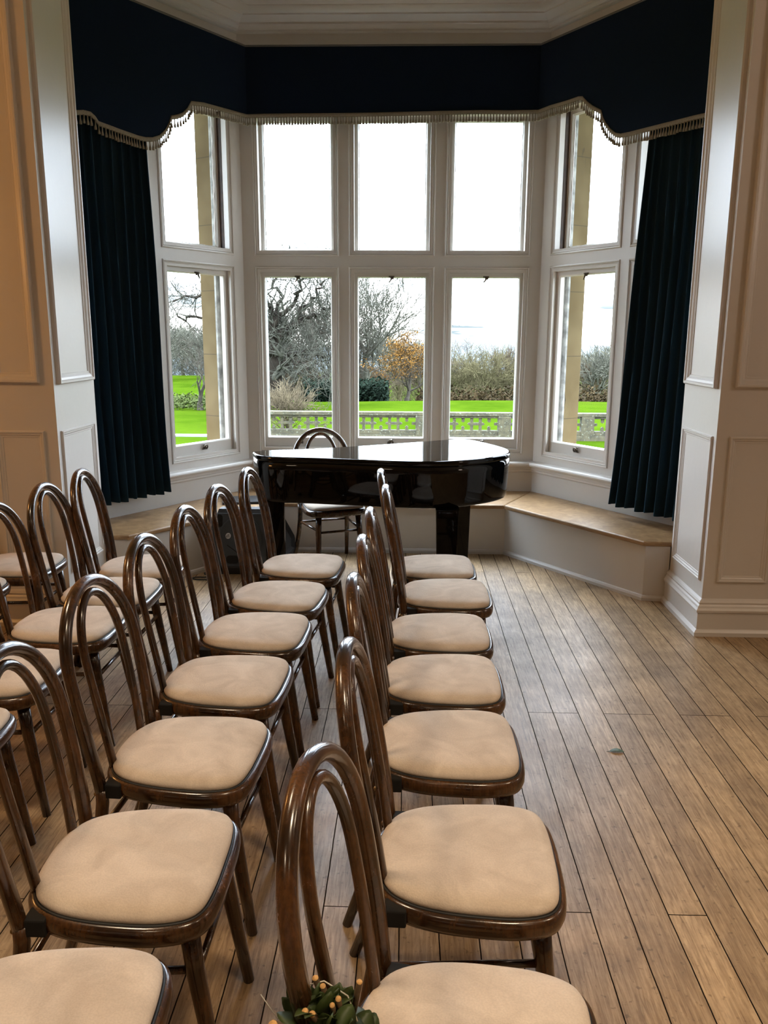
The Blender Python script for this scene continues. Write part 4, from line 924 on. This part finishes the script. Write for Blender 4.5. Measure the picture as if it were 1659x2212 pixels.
LB = [('tree', 'grey bare tree at the far left of the woodland edge beyond the lawn', 365, 62, 690, BARK_GREY, 31), ('tree', 'bare tree left of the slim lawn tree at the woodland edge', 400, 74, 706, BARK_OLIVE, 32), ('tree', 'tallest grey bare tree behind the slim lawn tree', 436, 70, 698, BARK_GREY, 33), ('tree', 'bare tree behind the stone mullion of the left bay window', 470, 66, 700, BARK_GREY, 34),
      ('tree', 'bare woodland tree behind the oak trunk', 560, 60, 700, BARK_GREY, 36), ('tree', 'upright grey woodland tree right of the oak trunk', 662, 58, 640, BARK_GREY, 37), ('tree', 'dark trunked woodland tree at the right of the oak window', 692, 52, 630, BARK_OAK, 38), ('tree', 'slender dark trunk nearest the mullion right of the oak', 708, 54, 650, BARK_OAK, 39),
      ('tree', 'grey woodland tree between the tall bare tree and the autumn tree', 835, 62, 640, BARK_GREY, 41), ('tree', 'olive woodland tree behind the autumn tree', 868, 70, 712, BARK_OLIVE, 42), ('tree', 'brown tree just right of the autumn tree', 925, 66, 735, BARK_BROWN, 43), ('tree', 'olive tree at the left edge of the right centre window', 975, 74, 736, BARK_OLIVE, 44), ('tree', 'tallest brown tree in the right centre window', 1012, 78, 733, BARK_BROWN, 45),
      ('tree', 'olive bushy tree in the middle of the right centre window', 1040, 72, 744, BARK_OLIVE, 46), ('tree', 'russet tree right of middle in the right centre window', 1068, 76, 742, BARK_BROWN, 47), ('tree', 'brown tree at the right edge of the right centre window', 1100, 74, 741, BARK_BROWN, 48), ('tree', 'bare tree beside the stone mullion in the right bay window', 1252, 70, 752, BARK_BROWN, 51), ('tree', 'tall forked bare tree in the middle of the right bay window', 1285, 66, 735, BARK_GREY, 52), ('tree', 'bare tree at the right edge of the right bay window', 1325, 68, 738, BARK_OLIVE, 53),]
for nm, lb, u_, D, vt, bm_, sd in LB:
    stand('woodland_tree', lb, u_, D, vt, trunk_r=.13, bark_m=bm_, seed=sd, maxlev=5, kids=(6, 5, 4, 4, 3), spread=.8, up=.05, gnarl=.12, trunk=.26, rmin=.013, squash=1.1, group='bare trees along the woodland edge')
# twiggy shrub by the balustrade
x = px_x(618, 29.2); h = EYE + (720 - 818) / 1766 * 29.2 - G0
tree('twiggy_shrub', 'pale leafless twiggy shrub behind the balustrade below the oak', 'shrub', x, 29.2, h, .02, BARK_PALE, 61, maxlev=4, kids=(4, 3, 3, 2), spread=.7, up=.03, gnarl=.15, trunk=.36, rmin=.0065, multi=16, squash=1.05)
# undergrowth
def scrub(name, label, xs0, xs1, y0, y1, hmin, hmax, m_, n, seed, sz):
    random.seed(seed); mb = MB()
    for i in range(n):
        x = random.uniform(xs0, xs1); y = random.uniform(y0, y1); hh = random.uniform(.0, 1) ** .7 * random.uniform(hmin, hmax); c = Vector((x, y, gz(x, y) + hh)); q = rot_away(Vector((0, 0, 1)), random.uniform(0, 1.5), random.uniform(0, 2 * PI)); u_ = q.orthogonal().normalized(); v_ = q.cross(u_); s_ = sz * random.uniform(.5, 1.3)
        mb.add([c - u_ * s_, c - v_ * s_ * .55, c + u_ * s_, c + v_ * s_ * .55], [(0, 1, 2, 3)], False)
    o = mb.build(name, m_, fix=False); tag(o, label, 'undergrowth', kind='stuff')
scrub('undergrowth', 'low scrub band along the far edge of the left lawn', -18, -8.2, 38, 44, .2, .55, SCRUB, 5200, 1, .10)
scrub('undergrowth', 'dark evergreen undergrowth below the bare trees in the middle windows', -6.0, -1.2, 46, 50, .5, 1.5, EVERG, 6000, 2, .13)
scrub('undergrowth', 'brown bracken along the lawn crest at the right', .5, 16, 50, 56, .4, 1.3, simple('bracken', (.022, .015, .007), .9, spec=.02, noise=.5, nscale=1.2), 6500, 3, .12)

def brush(name, label, xs0, xs1, y0, y1, hmax, m_, n, seed, w_=.022, l_=.9):
    random.seed(seed); mb = MB()
    for i in range(n):
        x = random.uniform(xs0, xs1); y = random.uniform(y0, y1); top = hmax * (.72 + .28 * math.sin(x * .9 + seed) * math.sin(x * .37 + 1))
        c = Vector((x, y, gz(x, y) + random.uniform(0, 1) ** .9 * max(.1, top - l_))); d = Vector((random.gauss(0, .8), random.gauss(0, .8), .9)).normalized(); L = l_ * random.uniform(.5, 1.4); mid = c + d * L * .5 + Vector((random.gauss(0, .08), random.gauss(0, .08), 0)) * L; ww = w_ * random.uniform(.5, 1.3)
        mb.tube([c, mid, c + d * L], [ww, ww * .75, ww * .3], 3, cap=False, smooth=False)
    o = mb.build(name, m_, fix=False); tag(o, label, 'undergrowth', kind='stuff')
brush('brushwood', 'grey brushwood filling the foot of the woodland left of the oak', -30, -10, 71, 77, 3.8, BARK_GREY, 13000, 5, .016, .75)
brush('brushwood', 'grey brown brushwood between the trunks behind the oak', -12, -1.5, 57, 62, 4.6, BARK_BROWN, 14000, 6, .015, .7)
brush('brushwood', 'olive brushwood of the woodland edge in the right hand windows', -1.5, 20, 72, 80, 7.0, BARK_OLIVE, 24000, 7, .016, .75)
